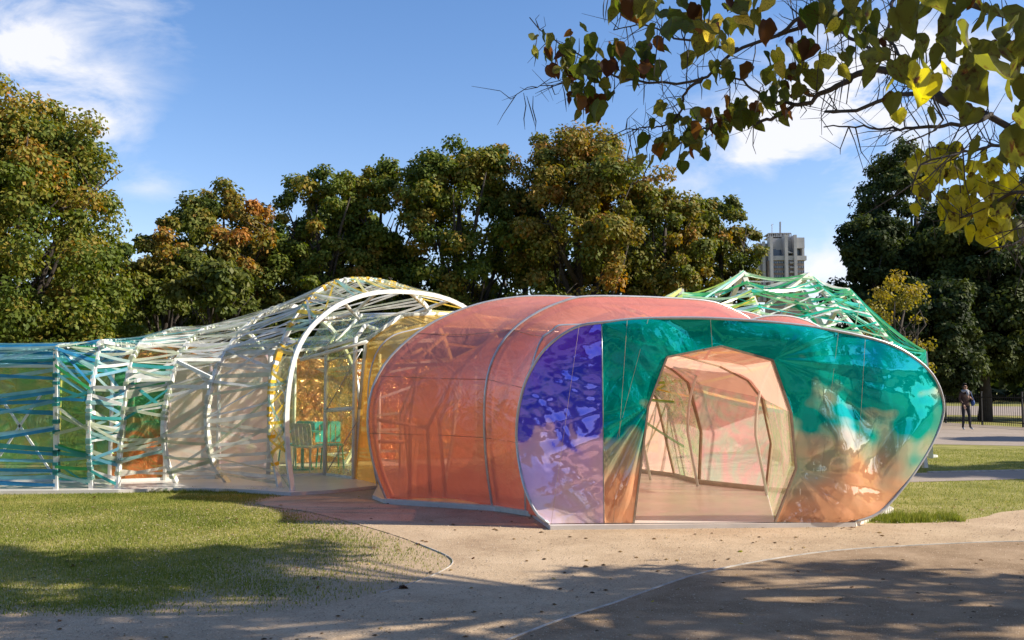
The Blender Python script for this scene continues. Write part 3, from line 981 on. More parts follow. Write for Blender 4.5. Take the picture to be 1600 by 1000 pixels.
for k in range(8):
    y0 = 408.3 + k * 7.3
    for x0, x1 in ((1208, 1226.6), (1230, 1241.2), (1244, 1256.6)):
        mb = MB(); tbox(mb, x0, y0, x1, y0 + 3.4, -.25, .2); wv_ = mb.build('window_band', M['glass_far'], tw)
        if k < 4:
            nn = 5 if x1 - x0 > 12 else 3
            mb = MB()
            for j in range(1, nn):
                xm = x0 + (x1 - x0) * j / nn
                tbox(mb, xm - .25, y0, xm + .25, y0 + 3.4, -.4, -.25)
            mb.build('mullion', M['concrete'], wv_)
    mb = MB(); tbox(mb, 1234.5, y0 + 1.2, 1240, y0 + 3.9, -1.2, .1); mb.build('balcony', M['concrete'], tw)
mb = MB()
tbox(mb, 1204.5, 361.8, 1240, 362.8, 4, 16); tbox(mb, 1204.5, 367.6, 1240, 368.4, 4, 16)
for k in range(13):
    xx = 1204.8 + k * 2.9
    tbox(mb, xx, 362.8, xx + 1.0, 367.6, 4.1, 4.8)
for k in range(4):
    xx = 1216 + k * 6.2
    tbox(mb, xx, 364, xx + 3.4, 366.4, 4.2, 4.7)
tbox(mb, 1208, 363.2, 1238, 369.5, 7, 14)
mb.build('roof_screen', M['concrete'], tw)
mb = MB(); mb.tube([T3(1226.5, 363, 9), T3(1226.5, 342, 9)], .55, 5)
for k in range(7):
    mb.beam(T3(1225.3, 344 + k * 2.4, 9), T3(1227.7, 344 + k * 2.4, 9), .5, .3)
mb.build('mast', M['steel'], tw)
mb = MB(); mb.tube([T3(1213.5, 363, 9), T3(1213.5, 345, 9)], .22, 4); mb.beam(T3(1212, 348, 9), T3(1216, 345.5, 9), .2, .2); mb.build('aerial', M['steel'], tw)
mb = MB(); mb.tube([T3(1195, 378, 9), T3(1195, 372, 9)], .2, 4); mb.tube([T3(1249, 371, 9), T3(1249, 368, 9)], .25, 4); mb.build('aerial', M['steel'], tw)

pv = Vector((T3(1222, 400).x, TY + 9, 0))
RM = Matrix.Rotation(rad(-2), 4, 'Z')
tw.location = pv
for o in [o for o in bpy.data.objects if o.parent == tw or (o.parent and o.parent.parent == tw)]:
    for v in o.data.vertices:
        v.co = RM @ (v.co - pv)

# ------------------------------------------------------------------ railings
fa, fb = G(1380, 655.5), G(1760, 677)
fence = thing('iron_railings', 'black iron park railings running behind the walking person', 'fence', tuple(fa))
fd = (fb - fa); fl = fd.length; fdn = fd.normalized()
frot = math.atan2(fd.y, fd.x)
fence.rotation_euler = (0, 0, frot)
mb = MB(); mb.box((0, -.02, 1.16), (fl, .02, 1.20)); mb.build('rail', M['iron'], fence)
mb = MB(); mb.box((0, -.02, .14), (fl, .02, .18)); mb.build('rail', M['iron'], fence)
mb = MB(); mb.tube([(0, 0, 0.02), (0, 0, 1.27), (0, 0, 1.34)], [.010, .010, .001], 5)
bar_me = mb.mesh('bar', M['iron'])
nb = int(fl / .115)
for i in range(nb):
    o = link('bar', bar_me, fence); o.location = (i * fl / nb, 0, 0)
mb = MB(); mb.box((-.03, -.03, 0), (.03, .03, 1.38)); mb.box((-.04, -.04, 1.38), (.04, .04, 1.42))
post_me = mb.mesh('post', M['iron'])
for i in range(int(fl / 2.3) + 1):
    o = link('post', post_me, fence); o.location = (i * 2.3 + .057, 0, 0)

# ------------------------------------------------------------------ pavilion floor
fl_px = [(-260, 771), (-100, 771), (0, 770), (90, 769), (185, 768), (270, 765), (360, 766), (455, 772), (520, 768), (590, 761)]
fpts = [G(*p, z=.03) for p in fl_px]
slab = [(p.x, p.y) for p in fpts] + [(-2.0, 13.4), tuple(G(603, 788))[:2], tuple(G(770, 799))[:2], tuple(G(830, 807))[:2], tuple(G(860, 829))[:2], tuple(G(1336, 824))[:2], (4.9, 12.0), (5.4, 15), (5.6, 21.5), (2, 22.5), (-3, 20.5), (-11, 19)]
bm = bmesh.new()
bt = bm.faces.new([bm.verts.new((x, y, .055)) for x, y in slab])
if bt.normal.z < 0:
    bt.normal_flip()
ext = bmesh.ops.extrude_face_region(bm, geom=[bt])
bmesh.ops.translate(bm, verts=[v for v in ext['geom'] if isinstance(v, bmesh.types.BMVert)], vec=(0, 0, -.054))
bmesh.ops.recalc_face_normals(bm, faces=bm.faces)
me = bpy.data.meshes.new('floor'); bm.to_mesh(me); bm.free(); me.materials.append(M['floor'])
link('floor', me, kind='structure')


# ------------------------------------------------------------------ rings
class Ring:
    """half or full hoop standing in a vertical plane, left/near foot first"""

    def __init__(s, base, d, pix, uc=None, extra=None, n=61, smooth=True, both=True):
        s.P0 = Vector((base[0], base[1], 0)); d = Vector((d[0], d[1], 0)).normalized(); s.d = d
        q = [ONP(px, py, s.P0, d) for px, py in pix]
        q = [(u, max(z, 0)) for u, z in q]
        q[0] = (q[0][0], 0.03)
        if extra:
            q += extra
        if both:
            if uc is None:
                uc = q[-1][0]
            m = [(2 * uc - u, z) for u, z in q[::-1] if u < uc - .15]
            q = [p for p in q if p[0] <= uc + .001] + m
        s.q = q
        pts = [s.P0 + d * u + Vector((0, 0, z)) for u, z in q]
        s.raw = pts
        s.pts = catmull(pts, n) if smooth else resample(pts, n)
        s.nrm = Vector((-d.y, d.x, 0))

    def at(s, t):
        x = t * (len(s.pts) - 1)
        i = min(int(x), len(s.pts) - 2)
        return s.pts[i].lerp(s.pts[i + 1], x - i)


def loft(a, b, nu, nv, sag=0.0, cr=0.0, seed=0, edge=True):
    """surface between two point lists; sag pulls the middle inwards"""
    A = np.array([tuple(p) for p in resample(a, nu)]); B = np.array([tuple(p) for p in resample(b, nu)])
    t = np.linspace(0, 1, nv)
    G_ = A[:, None] * (1 - t)[None, :, None] + B[:, None] * t[None, :, None]
    cen = G_.mean((0, 1)); cen[2] *= .8
    if sag:
        inn = cen - G_
        inn /= np.linalg.norm(inn, axis=2)[..., None]
        G_ = G_ + inn * (sag * np.sin(np.pi * t))[None, :, None]
    if cr:
        dn = G_ - cen
        dn /= np.linalg.norm(dn, axis=2)[..., None]
        u = np.linspace(0, 6, nu)[:, None] + 0 * t[None]; v = 0 * u + t[None] * 2
        h = crumple(u, v, seed) * cr * (np.sin(np.pi * t)[None] ** .5)
        G_ = G_ + dn * h[..., None]
    return G_.reshape(-1, 3), grid_faces(nu, nv)


def upto(pts, f):
    P = resample(pts, 201)
    return P[:int(200 * f)]


def film_part(name, a, b, mat, parent, nu=60, nv=14, sag=.04, cr=.0, seed=0, label=None):
    V, Q = loft(a, b, nu, nv, sag, cr, seed)
    return link(name, np_mesh(name, V, Q, mat, smooth=True), parent, label=label)


def tube_part(name, pts, r, mat, parent, seg=8, label=None):
    mb = MB(); mb.tube(pts, r, seg)
    return mb.build(name, mat, parent, smooth=True, label=label)


# ---- red tunnel hoops
g = G
H3 = Ring(g(605, 786), (4.7, 1.6), [(605, 786), (588, 740), (577, 690), (575, 645), (583, 605), (602, 568), (630, 538), (665, 511), (710, 488), (765, 471), (830, 463)], uc=2.55)
H2 = Ring(g(770, 797), (4.2, 1.5), [(770, 797), (761, 730), (757, 660), (760, 600), (772, 558), (795, 522), (830, 494), (875, 473), (930, 463)], uc=2.3)
H2a = Ring(g(822, 806), (4.1, .7), [(822, 806), (821, 740), (822, 660), (826, 600), (845, 533), (868, 515), (905, 508)], uc=2.1)
RX = Vector((0, 0, 0))
red = thing('red_film_tunnel', 'translucent coral red film tunnel on steel hoops behind the iridescent entrance', 'pavilion', tuple(g(700, 790)))
red_o = Vector(red.location)


def loc(pts, o):
    return [Vector(p) - o for p in pts]


for h in (H3, H2, H2a):
    pts = loc(h.pts, red_o)
    tube_part('hoop', upto(pts, .72), .020, M['galv'], red)
    inner = [p + (Vector((h.P0.x, h.P0.y, 0)) + h.d * (h.q[-1][0] / 2) + Vector((0, 0, 1)) - red_o - p).normalized() * .09 for p in pts]
    tube_part('inner_hoop', upto(inner, .66), .03, M['offwhite'], red)
Y1 = Ring(g(590, 762), (3.9, 2.4), [(590, 762), (580, 700), (576, 640), (577, 595), (588, 553), (610, 527), (645, 516), (690, 511)], uc=2.2)
film_part('film_panel', loc(upto(H3.pts, .70), red_o), loc(upto(H2.pts, .70), red_o), M['f_red'], red, 80, 24, .10, .08, 3)
film_part('film_panel', loc(upto(H2.pts, .70), red_o), loc(upto(H2a.pts, .70), red_o), M['f_red'], red, 80, 14, .05, .08, 4)
film_part('film_panel', loc(upto(H3.pts, .62), red_o), loc(upto(Y1.pts, .62), red_o), M['f_yellow'], red, 70, 12, .12, 0, 5)
for k in (6, 11, 16):
    for h0, h1 in ((H3, H2), (H2, H2a)):
        a = h0.at(k / 60); b = h1.at(k / 60)
        mid = a.lerp(b, .5) + (Vector((2, 14, 1.3)) - a.lerp(b, .5)).normalized() * (.10 if h0 is H3 else .05)
        tube_part('cable', loc([a, a.lerp(mid, .5) * .5 + a.lerp(mid, .55) * .5, mid, b], red_o), .003, M['brown'], red, 4)
# polygonal inner frames seen through the film
IC = Ring((H2.P0 + H2.d * .55), H2.d, [], both=False, extra=[(0, .03), (-.12, .95), (.2, 1.75), (.75, 2.25), (1.9, 2.5), (3.0, 2.1), (3.3, 1.2), (3.2, .03)], smooth=False) if False else None
# right wall of the inner tunnel, from the photograph's posts
Cp = g(1198, 773); Bp = g(1093, 761); Ap = g(1055, 750); Zp = g(985, 741)


def arch(base, dirv, pix, left):
    """angular frame: right leg and roof from pixels, left leg from plane coordinates"""
    d = Vector((dirv[0], dirv[1], 0)).normalized()
    P0 = Vector((base.x, base.y, 0))
    q = [ONP(px, py, P0, d) for px, py in pix]
    q[0] = (0, 0.06)
    q += left
    return [P0 + d * u + Vector((0, 0, z)) for u, z in q]


AC = arch(Cp, (-4.0, -1.4), [(1198, 773), (1206, 693), (1191, 622), (1169, 594), (1124, 571)], [(1.9, 2.18), (3.0, 1.95), (3.35, 1.2), (3.4, .06)])
AB = arch(Bp, (-4.6, -1.5), [(1093, 761), (1096, 675), (1075, 597), (1052, 578)], [(1.4, 2.35), (3.0, 2.45), (3.9, 1.9), (4.3, 1.1), (4.2, .06)])
AA = arch(Ap, (-4.4, -1.1), [(1055, 750), (1026, 622)], [(.9, 2.15), (1.7, 2.4), (3.2, 2.4), (4.4, 1.8), (4.7, 1.1), (4.6, .06)])
ZZ = arch(Zp, (-3.9, .3), [(985, 741)], [(.05, 1.2), (.5, 1.9), (1.6, 2.3), (2.8, 2.3), (4.0, 1.8), (4.3, 1.1), (4.3, .06)])

# ---- entrance
ent = thing('iridescent_entrance', 'wide flared entrance of crumpled teal, orange and violet iridescent film with an angular doorway', 'entrance', tuple(g(1100, 824)))
eo = Vector(ent.location)
PF0 = g(945, 826); PF1 = g(1335, 823)
fdv = (PF1 - PF0).normalized()


def FP(px, py, back=0.0):
    u, z = ONP(px, py, PF0, (fdv.x, fdv.y))
    p = PF0 + fdv * u
    q = AT(px, py, p.y + back)
    return q


OPN = [(990, 823), (1013, 635), (1042, 558), (1127, 541), (1207, 563), (1236, 645), (1244, 732), (1211, 820)]
open_pts = [FP(*p) for p in OPN]
for q in (0, -1):
    open_pts[q].z = 0.06
OUT = [(945, 825), (943, 740), (942, 640), (941, 570), (940, 504), (1000, 498), (1100, 497), (1200, 503), (1290, 514), (1380, 534), (1430, 560), (1460, 590), (1474, 628), (1470, 662), (1450, 705), (1415, 757), (1375, 800), (1336, 822)]
BK = [0, 0, 0, 0, 0, 0, 0, 0, .02, .08, .16, .22, .25, .24, .18, .10, .04, 0]
outp = [FP(*p, back=b) for p, b in zip(OUT, BK)]
outp[0].z = .06; outp[-1].z = .06
rim_pts = [outp[0], outp[1], outp[2], outp[3]] + smooth2(outp[4:], 5)
nr0 = len(rim_pts)


def nearest_idx(pts, p):
    return min(range(len(pts)), key=lambda i: (Vector(pts[i]) - Vector(p)).length)


NU, NV = 420, 84
ks = [0, .16, .25, .42, .60, .76, .88, 1.0]
outk = [(0, 0), (2, .16), (4, .25), (6, .42), (8, .60), (12, .76), (15, .88), (17, 1.0)]
kin = keyed(open_pts, [(i, t) for i, t in enumerate(ks)], NU)
kout = keyed(rim_pts, [(0, 0), (2, .16), (nearest_idx(rim_pts, outp[4]), .25), (nearest_idx(rim_pts, FP(1127, 498)), .42), (nearest_idx(rim_pts, outp[8]), .60),
                       (nearest_idx(rim_pts, outp[12]), .76), (nearest_idx(rim_pts, outp[15]), .88), (nr0 - 1, 1.0)], NU)
t = np.linspace(0, 1, NV)
A = kin[:, None] * (1 - t)[None, :, None] + kout[:, None] * t[None, :, None]
U = A[..., 0]; Z = A[..., 2]
mask = np.sin(np.pi * np.clip(t, 0, 1))[None] ** .45
patchy = np.clip(.5 + 1.1 * np.sin(1.7 * U + 1.1) * np.sin(2.3 * Z + .6 * U), 0, 1)
h = crumple(U * 1.0, Z * 1.0, 15, .8, 12) * .45 + crumple(U + 3, Z + 1, 16, 3.0, 9) * .50 * patchy + crumple(U + 1, Z + 4, 19, 7.0, 9) * .35 * patchy ** 2
# fold fans pulled towards the doorway corners
sI = np.linspace(0, 1, NU)[:, None]


def fan(s0, w, freq, amp, seed):
    r = R_(seed)
    ph = np.cumsum(r.uniform(.6, 1.4, NU)) / NU * freq
    prof = tri(ph)[:, None] + .4 * tri(ph * 2.3 + .3)[:, None]
    return amp * np.exp(-((sI - s0) / w) ** 2) * prof * (1 - t[None]) ** .6 * np.clip(t[None] * 12, 0, 1)


def folds(px, py, freq, amp, reach, ang, width, ph):
    k = FP(px, py)
    du, dz = U - k.x, Z - k.z
    rr = np.hypot(du, dz); th = np.arctan2(dz, du)
    da = np.angle(np.exp(1j * (th - ang)))
    return amp * (rr / reach) * np.exp(1 - rr / reach) * np.exp(-(da / width) ** 2) * (tri(th * freq + ph) + .5 * tri(th * freq * 2.7 + ph * 3))


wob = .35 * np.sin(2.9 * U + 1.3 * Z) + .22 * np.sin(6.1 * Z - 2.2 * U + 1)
h = h + folds(1016, 632, 2.3, .10, .42, -2.0, .65, .2) + folds(1209, 561, 1.3, .045, .7, .1, .7, .1) + folds(1246, 735, .9, .03, .7, -.9, .8, .7)
# long soft drapes hanging from the rim on the right half
dr = np.clip((U - 2.9) / .6, 0, 1)
h = h + dr * .055 * np.sin(5.2 * (U + .32 * Z) + 2.0 * wob) * np.clip(1.3 - abs(Z - 1.1), 0, 1)
h = h + dr * .035 * tri(1.9 * (U - .5 * Z) + .6 * wob) * np.exp(-((Z - 1.25) / .5) ** 2)
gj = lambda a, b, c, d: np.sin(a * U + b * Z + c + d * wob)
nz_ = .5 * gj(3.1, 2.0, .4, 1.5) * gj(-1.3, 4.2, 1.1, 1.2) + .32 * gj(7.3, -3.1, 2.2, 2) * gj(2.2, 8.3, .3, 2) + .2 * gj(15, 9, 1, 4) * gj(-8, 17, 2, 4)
lobe = np.exp(-(((U - 4.4) / .60) ** 2 + ((Z - 1.72) / .46) ** 2)) * .95 + np.exp(-(((U - 3.3) / .35) ** 2 + ((Z - 1.75) / .5) ** 2)) * .35 - np.exp(-(((U - 3.72) / .30) ** 2 + ((Z - 1.45) / .55) ** 2)) * .25 + np.exp(-(((Z - 2.2) / .36) ** 2)) * .55 + np.exp(-(((U - 1.35) / .45) ** 2 + ((Z - 1.75) / .6) ** 2)) * .5  # reflection shapes painted into the film's teal, olive and orange
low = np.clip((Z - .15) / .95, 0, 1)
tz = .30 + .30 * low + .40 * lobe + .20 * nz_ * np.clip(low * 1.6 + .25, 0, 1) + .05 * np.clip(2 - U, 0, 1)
# steps between painted zones that stand in for mirrored trees and ground
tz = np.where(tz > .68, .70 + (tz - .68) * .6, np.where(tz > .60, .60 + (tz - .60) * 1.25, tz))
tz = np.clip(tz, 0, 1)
A = A.copy()
A[..., 1] -= h * mask + .10 * np.sin(np.pi * t)[None] * (np.exp(-((U - 4.0) / 1.0) ** 2))
# sheet leans back towards its rim a little so the top looks at the sky
A[..., 1] += .0
V = (A - np.array(tuple(eo))).reshape(-1, 3)
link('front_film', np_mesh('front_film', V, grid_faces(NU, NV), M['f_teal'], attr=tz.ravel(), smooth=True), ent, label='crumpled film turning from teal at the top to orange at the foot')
# violet side sheet
LEFT = [(858, 828), (838, 802), (820, 762), (810, 715), (807, 675), (811, 635), (823, 592), (848, 550), (880, 522), (910, 508), (940, 504)]


def SP(px, py):
    k = max(0, (943 - px) / 137)
    hgt = min(1, max(0, (828 - py) / 120))
    return FP(px, py, back=.45 * k ** 1.3 * hgt)


lp = [SP(*p) for p in LEFT]; lp[0].z = .06
rp = [FP(*p) for p in [(944, 826), (943, 740), (942, 640), (941, 570), (940, 505)]]; rp[0].z = .06
NU2, NV2 = 200, 60
a_ = np.array([tuple(p) for p in catmull(lp, NU2)]); b_ = np.array([tuple(p) for p in resample(rp, NU2)])
# match by height
zt = np.linspace(.06, rp[-1].z, NU2)
b_ = np.stack([np.interp(a_[:, 2], b_[:, 2], b_[:, k]) for k in range(3)], 1)
t2 = np.linspace(0, 1, NV2)
B = a_[:, None] * (1 - t2)[None, :, None] + b_[:, None] * t2[None, :, None]
hh = crumple(B[..., 0] * 1.3, B[..., 2] * 1.3, 25, .9, 12) * .45 + crumple(B[..., 0] + 2, B[..., 2], 26, 4.0, 8) * .55 * (.4 + .6 * np.sin(3 * B[..., 0] + 5 * B[..., 2]) ** 2)
B[..., 1] -= hh * np.sin(np.pi * np.clip(t2 * .98 + .01, 0, 1))[None] ** .5
UB, ZB = B[..., 0], B[..., 2]
wb_ = .3 * np.sin(6 * UB + 3 * ZB) + .2 * np.sin(11 * ZB - 5 * UB)
tp = (ZB - .05) / 2.0 + .10 * np.sin(7 * UB + 4 * wb_) * np.sin(5 * ZB + 3 * wb_) + .05 * np.sin(19 * UB + 13 * ZB + 5 * wb_)  # lilac foot: ground reflection painted into the violet sheet
tp = np.where(tp > .5, .56 + (tp - .5) * .9, tp)
V = (B - np.array(tuple(eo))).reshape(-1, 3)
link('side_film', np_mesh('side_film', V, grid_faces(NU2, NV2), M['f_purple'], attr=np.clip(tp, 0, 1).ravel(), smooth=True), ent, label='violet blue film sheet with ground reflection painted lilac at the foot')
left_c = catmull(lp, 40)
rim_full = left_c + smooth2(outp[4:], 5)[1:]
tube_part('rim', loc(rim_full, eo), .018, M['galv'], ent)
tube_part('seam_post', loc(rp, eo), .007, M['steel'], ent)
for a, b in zip(OPN[:-1], OPN[1:]):
    a3, b3 = FP(*a), FP(*b)
    a3.z = max(a3.z, .06); b3.z = max(b3.z, .06)
    mb = MB(); mb.beam(a3 - eo, b3 - eo, .022, .04, Vector((0, 1, 0))); mb.build('door_frame', M['tan'], ent)
mb = MB(); mb.beam(Vector((PF0.x - .62, PF0.y - .02, .03)) - eo, Vector((PF1.x, PF1.y - .02, .03)) - eo, .05, .05); mb.build('threshold', M['steel'], ent)
# film seams and cables on the front
for (x0, y0, x1, y1) in ((905, 508, 860, 826), (980, 500, 958, 822), (1013, 498, 960, 700), (1310, 520, 1283, 740), (1352, 530, 1335, 815), (1110, 498, 1113, 545)):
    tube_part('seam', [FP(x0 + (x1 - x0) * k / 6, y0 + (y1 - y0) * k / 6, back=-.035) - eo for k in range(7)], .0016, M['tan'], ent, 4)
# red film from the rim back to the small hoop
rr_ = resample(rim_full, 61)
film_part('film_panel', loc(upto(H2a.pts, .70), red_o), loc(upto(rr_, .60), red_o), M['f_red'], red, 80, 10, .02, .05, 8)
# inner lining: from the doorway along the arches
OP3 = open_pts


def lining(name, a, b, mat, lab=None, nu=50, cr=.12, seed=0, nv=16, par=None, o=None):
    V, Q = loft(a, b, nu, nv, 0.0, cr * .45, seed)
    V = V - np.array(tuple(o or eo))
    return link(name, np_mesh(name, V, Q, mat, smooth=True), par or ent, label=lab)


def split(poly, i0, i1):
    return poly[i0:i1 + 1]


OPr = OP3[::-1]      # right foot first like the arches: 8 points
# mouth to arch C: right wall strip, then peach ceiling
lining('lining_panel', [OPr[0], OPr[1], OPr[2]], [AC[0], AC[1], AC[2]], M['f_pinkgreen'], 'crinkled pink and green film strip beside the doorway', 30, .3, 1)
lining('lining_panel', [OPr[2], OPr[3], OPr[4], OPr[5]], [AC[2], AC[3], AC[4], AC[5]], M['f_peach'], None, 40, .2, 2)
lining('lining_panel', [OPr[5], OPr[6], OPr[7]], [AC[5], AC[6], AC[8]], M['f_peach'], None, 40, .1, 3)
# C to B: end panel and ceiling
lining('lining_panel', [AC[0], AC[1], AC[2]], [AB[0], AB[1], AB[2]], M['f_end'], 'grey green translucent panel at the bend of the tunnel', 40, .35, 4, 30)
lining('lining_panel', [AC[2], AC[3], AC[4], AC[5], AC[6], AC[8]], [AB[2], AB[3], AB[4], AB[5], AB[6], AB[8]], M['f_peach'], None, 60, .15, 5)
lining('lining_panel', [AB[0], AB[1], AB[2]], [AA[0], AA[1], AA[2]], M['f_pinkgreen'], 'crinkled iridescent panel between two brown posts', 40, .5, 6, 24)
lining('lining_panel', AB[2:], AA[2:], M['f_peach'], None, 60, .1, 7)
lining('lining_panel', AA[:3], ZZ[:3], M['f_peach'], None, 40, .12, 8)
lining('lining_panel', AA[2:], ZZ[2:], M['f_peach'], None, 60, .1, 9)
for poly in (AC, AB, AA, ZZ):
    for q, (a, b) in enumerate(zip(poly[:-1], poly[1:])):
        mb = MB(); mb.beam(a - eo, b - eo, .045, .045); mb.build('frame_member', M['tan'] if q < 4 else M['offwhite'], ent)
pl = [Cp, Bp, Ap, Zp]
mb = MB()
for a, b in zip(pl[:-1], pl[1:]):
    mb.beam(Vector((a.x, a.y - .03, .09)) - eo, Vector((b.x, b.y - .03, .09)) - eo, .05, .07)
mb.beam(Vector((Cp.x, Cp.y - .03, .09)) - eo, Vector((4.35, 13.3, .09)) - eo, .05, .07)
mb.build('sill_rail', M['offwhite'], ent)
# inner white steel frame seen through the red film
def onp3(px, py, Rg, back=.35):
    u, z = ONP(px, py, Rg.P0, Rg.d)
    p = Rg.P0 + Rg.d * u + Vector((0, 0, z))
    return AT(px, py, p.y + back)
for path in ([(672, 784), (668, 668), (712, 582), (662, 545)], [(585, 655), (668, 668)], [(712, 582), (790, 505), (850, 492)], [(640, 775), (641, 660), (655, 560), (700, 520)],
             [(800, 790), (796, 640), (815, 560), (850, 520)], [(600, 572), (790, 566)], [(660, 545), (630, 560)], [(585, 690), (640, 690)]):
    pts = [onp3(x, y, H3, .6) for x, y in path]
    pts[0].z = max(pts[0].z, .06)
    tube_part('inner_frame', loc(pts, red_o), .028, M['offwhite'], red)
mb = MB(); mb.beam(Vector(tuple(g(600, 787))) + Vector((0, 0, .04)) - red_o, Vector(tuple(g(770, 798))) + Vector((0, 0, .04)) - red_o, .07, .06)
mb.beam(Vector(tuple(g(770, 798))) + Vector((0, 0, .04)) - red_o, Vector(tuple(g(832, 808))) + Vector((0, 0, .04)) - red_o, .07, .06)
mb.build('base_rail', M['offwhite'], red)

# ---- small red vault peeping over the rim
vault = thing('red_film_vault', 'two low coral film humps peeping over the top rim of the iridescent entrance', 'pavilion', (3.6, 14.2, 0))
vo = Vector(vault.location)


def ell(cx, Y, top, a, n=41):
    return [Vector((cx + a * math.cos(math.pi - math.pi * k / (n - 1)) * (1 + .0), Y, max(.03, .9 + (top - .9) * math.sin(math.pi * k / (n - 1)) ** .9))) for k in range(n)]


def humps(px, py, Y, a):
    p = AT(px, py, Y)
    e = ell(p.x, Y, p.z, a)
    return [Vector((e[0].x + .15, Y, .03))] + e + [Vector((e[-1].x - .15, Y, .03))]


E1 = humps(1143, 486, 15.6, 1.55); E2 = humps(1215, 493.5, 14.6, 1.45); E3 = humps(1280, 520, 13.4, .95)
for e in (E1, E2, E3):
    tube_part('hoop', loc(e, vo), .022, M['white'], vault)
film_part('film_panel', loc(E1, vo)[12:32], loc(E2, vo)[12:32], M['f_red'], vault, 60, 14, .12)
film_part('film_panel', loc(E2, vo)[12:32], loc(E3, vo)[12:32], M['f_red'], vault, 60, 14, .10)

# ---- yellow link
yel = thing('yellow_film_link', 'amber yellow film bay between the white steel frames and the red tunnel', 'pavilion', tuple(g(560, 754)))
yo = Vector(yel.location)
W3 = Ring(g(553, 753), (3.9, 2.6), [(553, 753), (563, 640), (573, 533), (628, 494), (712, 490)], uc=2.1, smooth=False)
W3c = [W3.raw[i] for i in range(len(W3.raw))]
film_part('film_panel', loc(W3.pts, yo), loc(Y1.pts, yo), M['f_yellow'], yel, 80, 14, .03, .1, 11)
tube_part('hoop', loc(Y1.pts, yo), .018, M['galv'], yel)
for a, b in zip(W3c[:-1], W3c[1:]):
    tube_part('frame_member', loc([a, b], yo), .05, M['white'], yel)

# ---- webbed tunnel on the left
web = thing('webbed_tunnel', 'long low tunnel of white ribs wound with blue, teal and pale plastic tapes', 'pavilion', (-6, 15.5, 0))
wb = Vector(web.location)
R7 = Ring(g(-95, 769), (0, 1), [(-95, 769), (-95, 640), (-92, 545)], uc=1.7, extra=[(.35, 2.27), (1.7, 2.3)], smooth=False)
R6 = Ring(g(88, 769), (0, 1), [(88, 769), (88, 640), (88, 542)], uc=1.7, extra=[(.5, 2.28), (1.7, 2.3)], smooth=False)
R5 = Ring(g(143, 768), (-.05, 1), [(143, 768), (139, 690), (139, 630), (146, 590), (156, 534)], uc=1.7, extra=[(1.7, 2.4)], smooth=False)
R4 = Ring(g(183, 767), (.1, 1), [(183, 767), (189, 690), (197, 610), (208, 557), (226, 533), (252, 524)], uc=1.9, extra=[(1.9, 2.62)])
R3 = Ring(g(277, 759), (.16, 1), [(277, 759), (262, 725), (255, 675), (261, 625), (278, 563), (300, 530), (332, 511), (372, 500)], uc=1.7, extra=[(1.75, 2.8)])
R2 = Ring(g(357, 758), (.35, 1), [(357, 758), (331, 718), (323, 655), (331, 600), (350, 555), (378, 518), (410, 492), (455, 478)], uc=1.9, extra=[])
W0 = Ring(g(437, 766), (3.1, 3.2), [(437, 766), (426, 700), (423, 640), (427, 585), (440, 540), (460, 500), (490, 462), (525, 441), (565, 437)], uc=1.75)
W1 = Ring(g(457, 772), (3.95, 3.0), [(457, 772), (449, 700), (448, 640), (455, 580), (470, 535), (497, 500), (540, 471), (600, 456)], uc=2.0)
ribs = [R7, R6, R5, R4, R3, R2, W0, W1]
for k, rg in enumerate(ribs):
    pts = loc(rg.pts, wb)
    nm = 'rib'
    mb = MB()
    # flat lattice rib: two chords and short ties
    for i in range(len(pts) - 1):
        mb.beam(pts[i], pts[i + 1], .07 if k in (6, 7) else .075, .06, rg.nrm)
    rb = mb.build(nm, M['white'], web)
    c = rg.raw[len(rg.raw) // 2]
    cen = sum((Vector(p) for p in pts), Vector()) / len(pts)
# tapes
tr_ = random.Random(5)
PAL = [['blue', 'blue', 'lightblue', 'lightblue', 'skyblue', 'teal', 'paleteal'], ['blue', 'teal', 'teal', 'lightblue', 'paleteal', 'sage', 'green'],
       ['teal', 'paleteal', 'paleteal', 'sage', 'lightblue', 'white'], ['paleteal', 'sage', 'sage', 'grey', 'teal', 'white', 'grey'],
       ['sage', 'grey', 'grey', 'white', 'white', 'sage'], ['grey', 'sage', 'sage', 'white', 'white', 'grey'],
       ['yellow', 'yellow', 'paleteal', 'white', 'paleyellow', 'sage']]


def tape(pa, pb, ta, tb_, w, sag, mb=None, n=5, twist=0.0):
    vs, fs = [], []
    for i in range(n + 1):
        t = i / n
        p = pa.lerp(pb, t) - Vector((0, 0, sag * 4 * t * (1 - t)))
        tv = ta.lerp(tb_, t).normalized()
        if twist:
            ax = (pb - pa).normalized()
            tv = Matrix.Rotation(twist * math.sin(math.pi * t), 3, ax) @ tv
        vs += [p - tv * w / 2, p + tv * w / 2]
    for i in range(n):
        fs.append((2 * i, 2 * i + 1, 2 * i + 3, 2 * i + 2))
    (mb or MB()).add(vs, fs)
    if mb is None:
        m = MB(); m.add(vs, fs); return m


def outw(rg, t, off):
    p = rg.at(t)
    mid = rg.P0 + rg.d * (rg.q[-1][0] / 2) + Vector((0, 0, 1.0))
    v = (p - mid); v.z = max(v.z, -.2) if t > .06 else 0
    return p + v.normalized() * off


def tang(rg, t):
    return (rg.at(min(1, t + .02)) - rg.at(max(0, t - .02))).normalized()


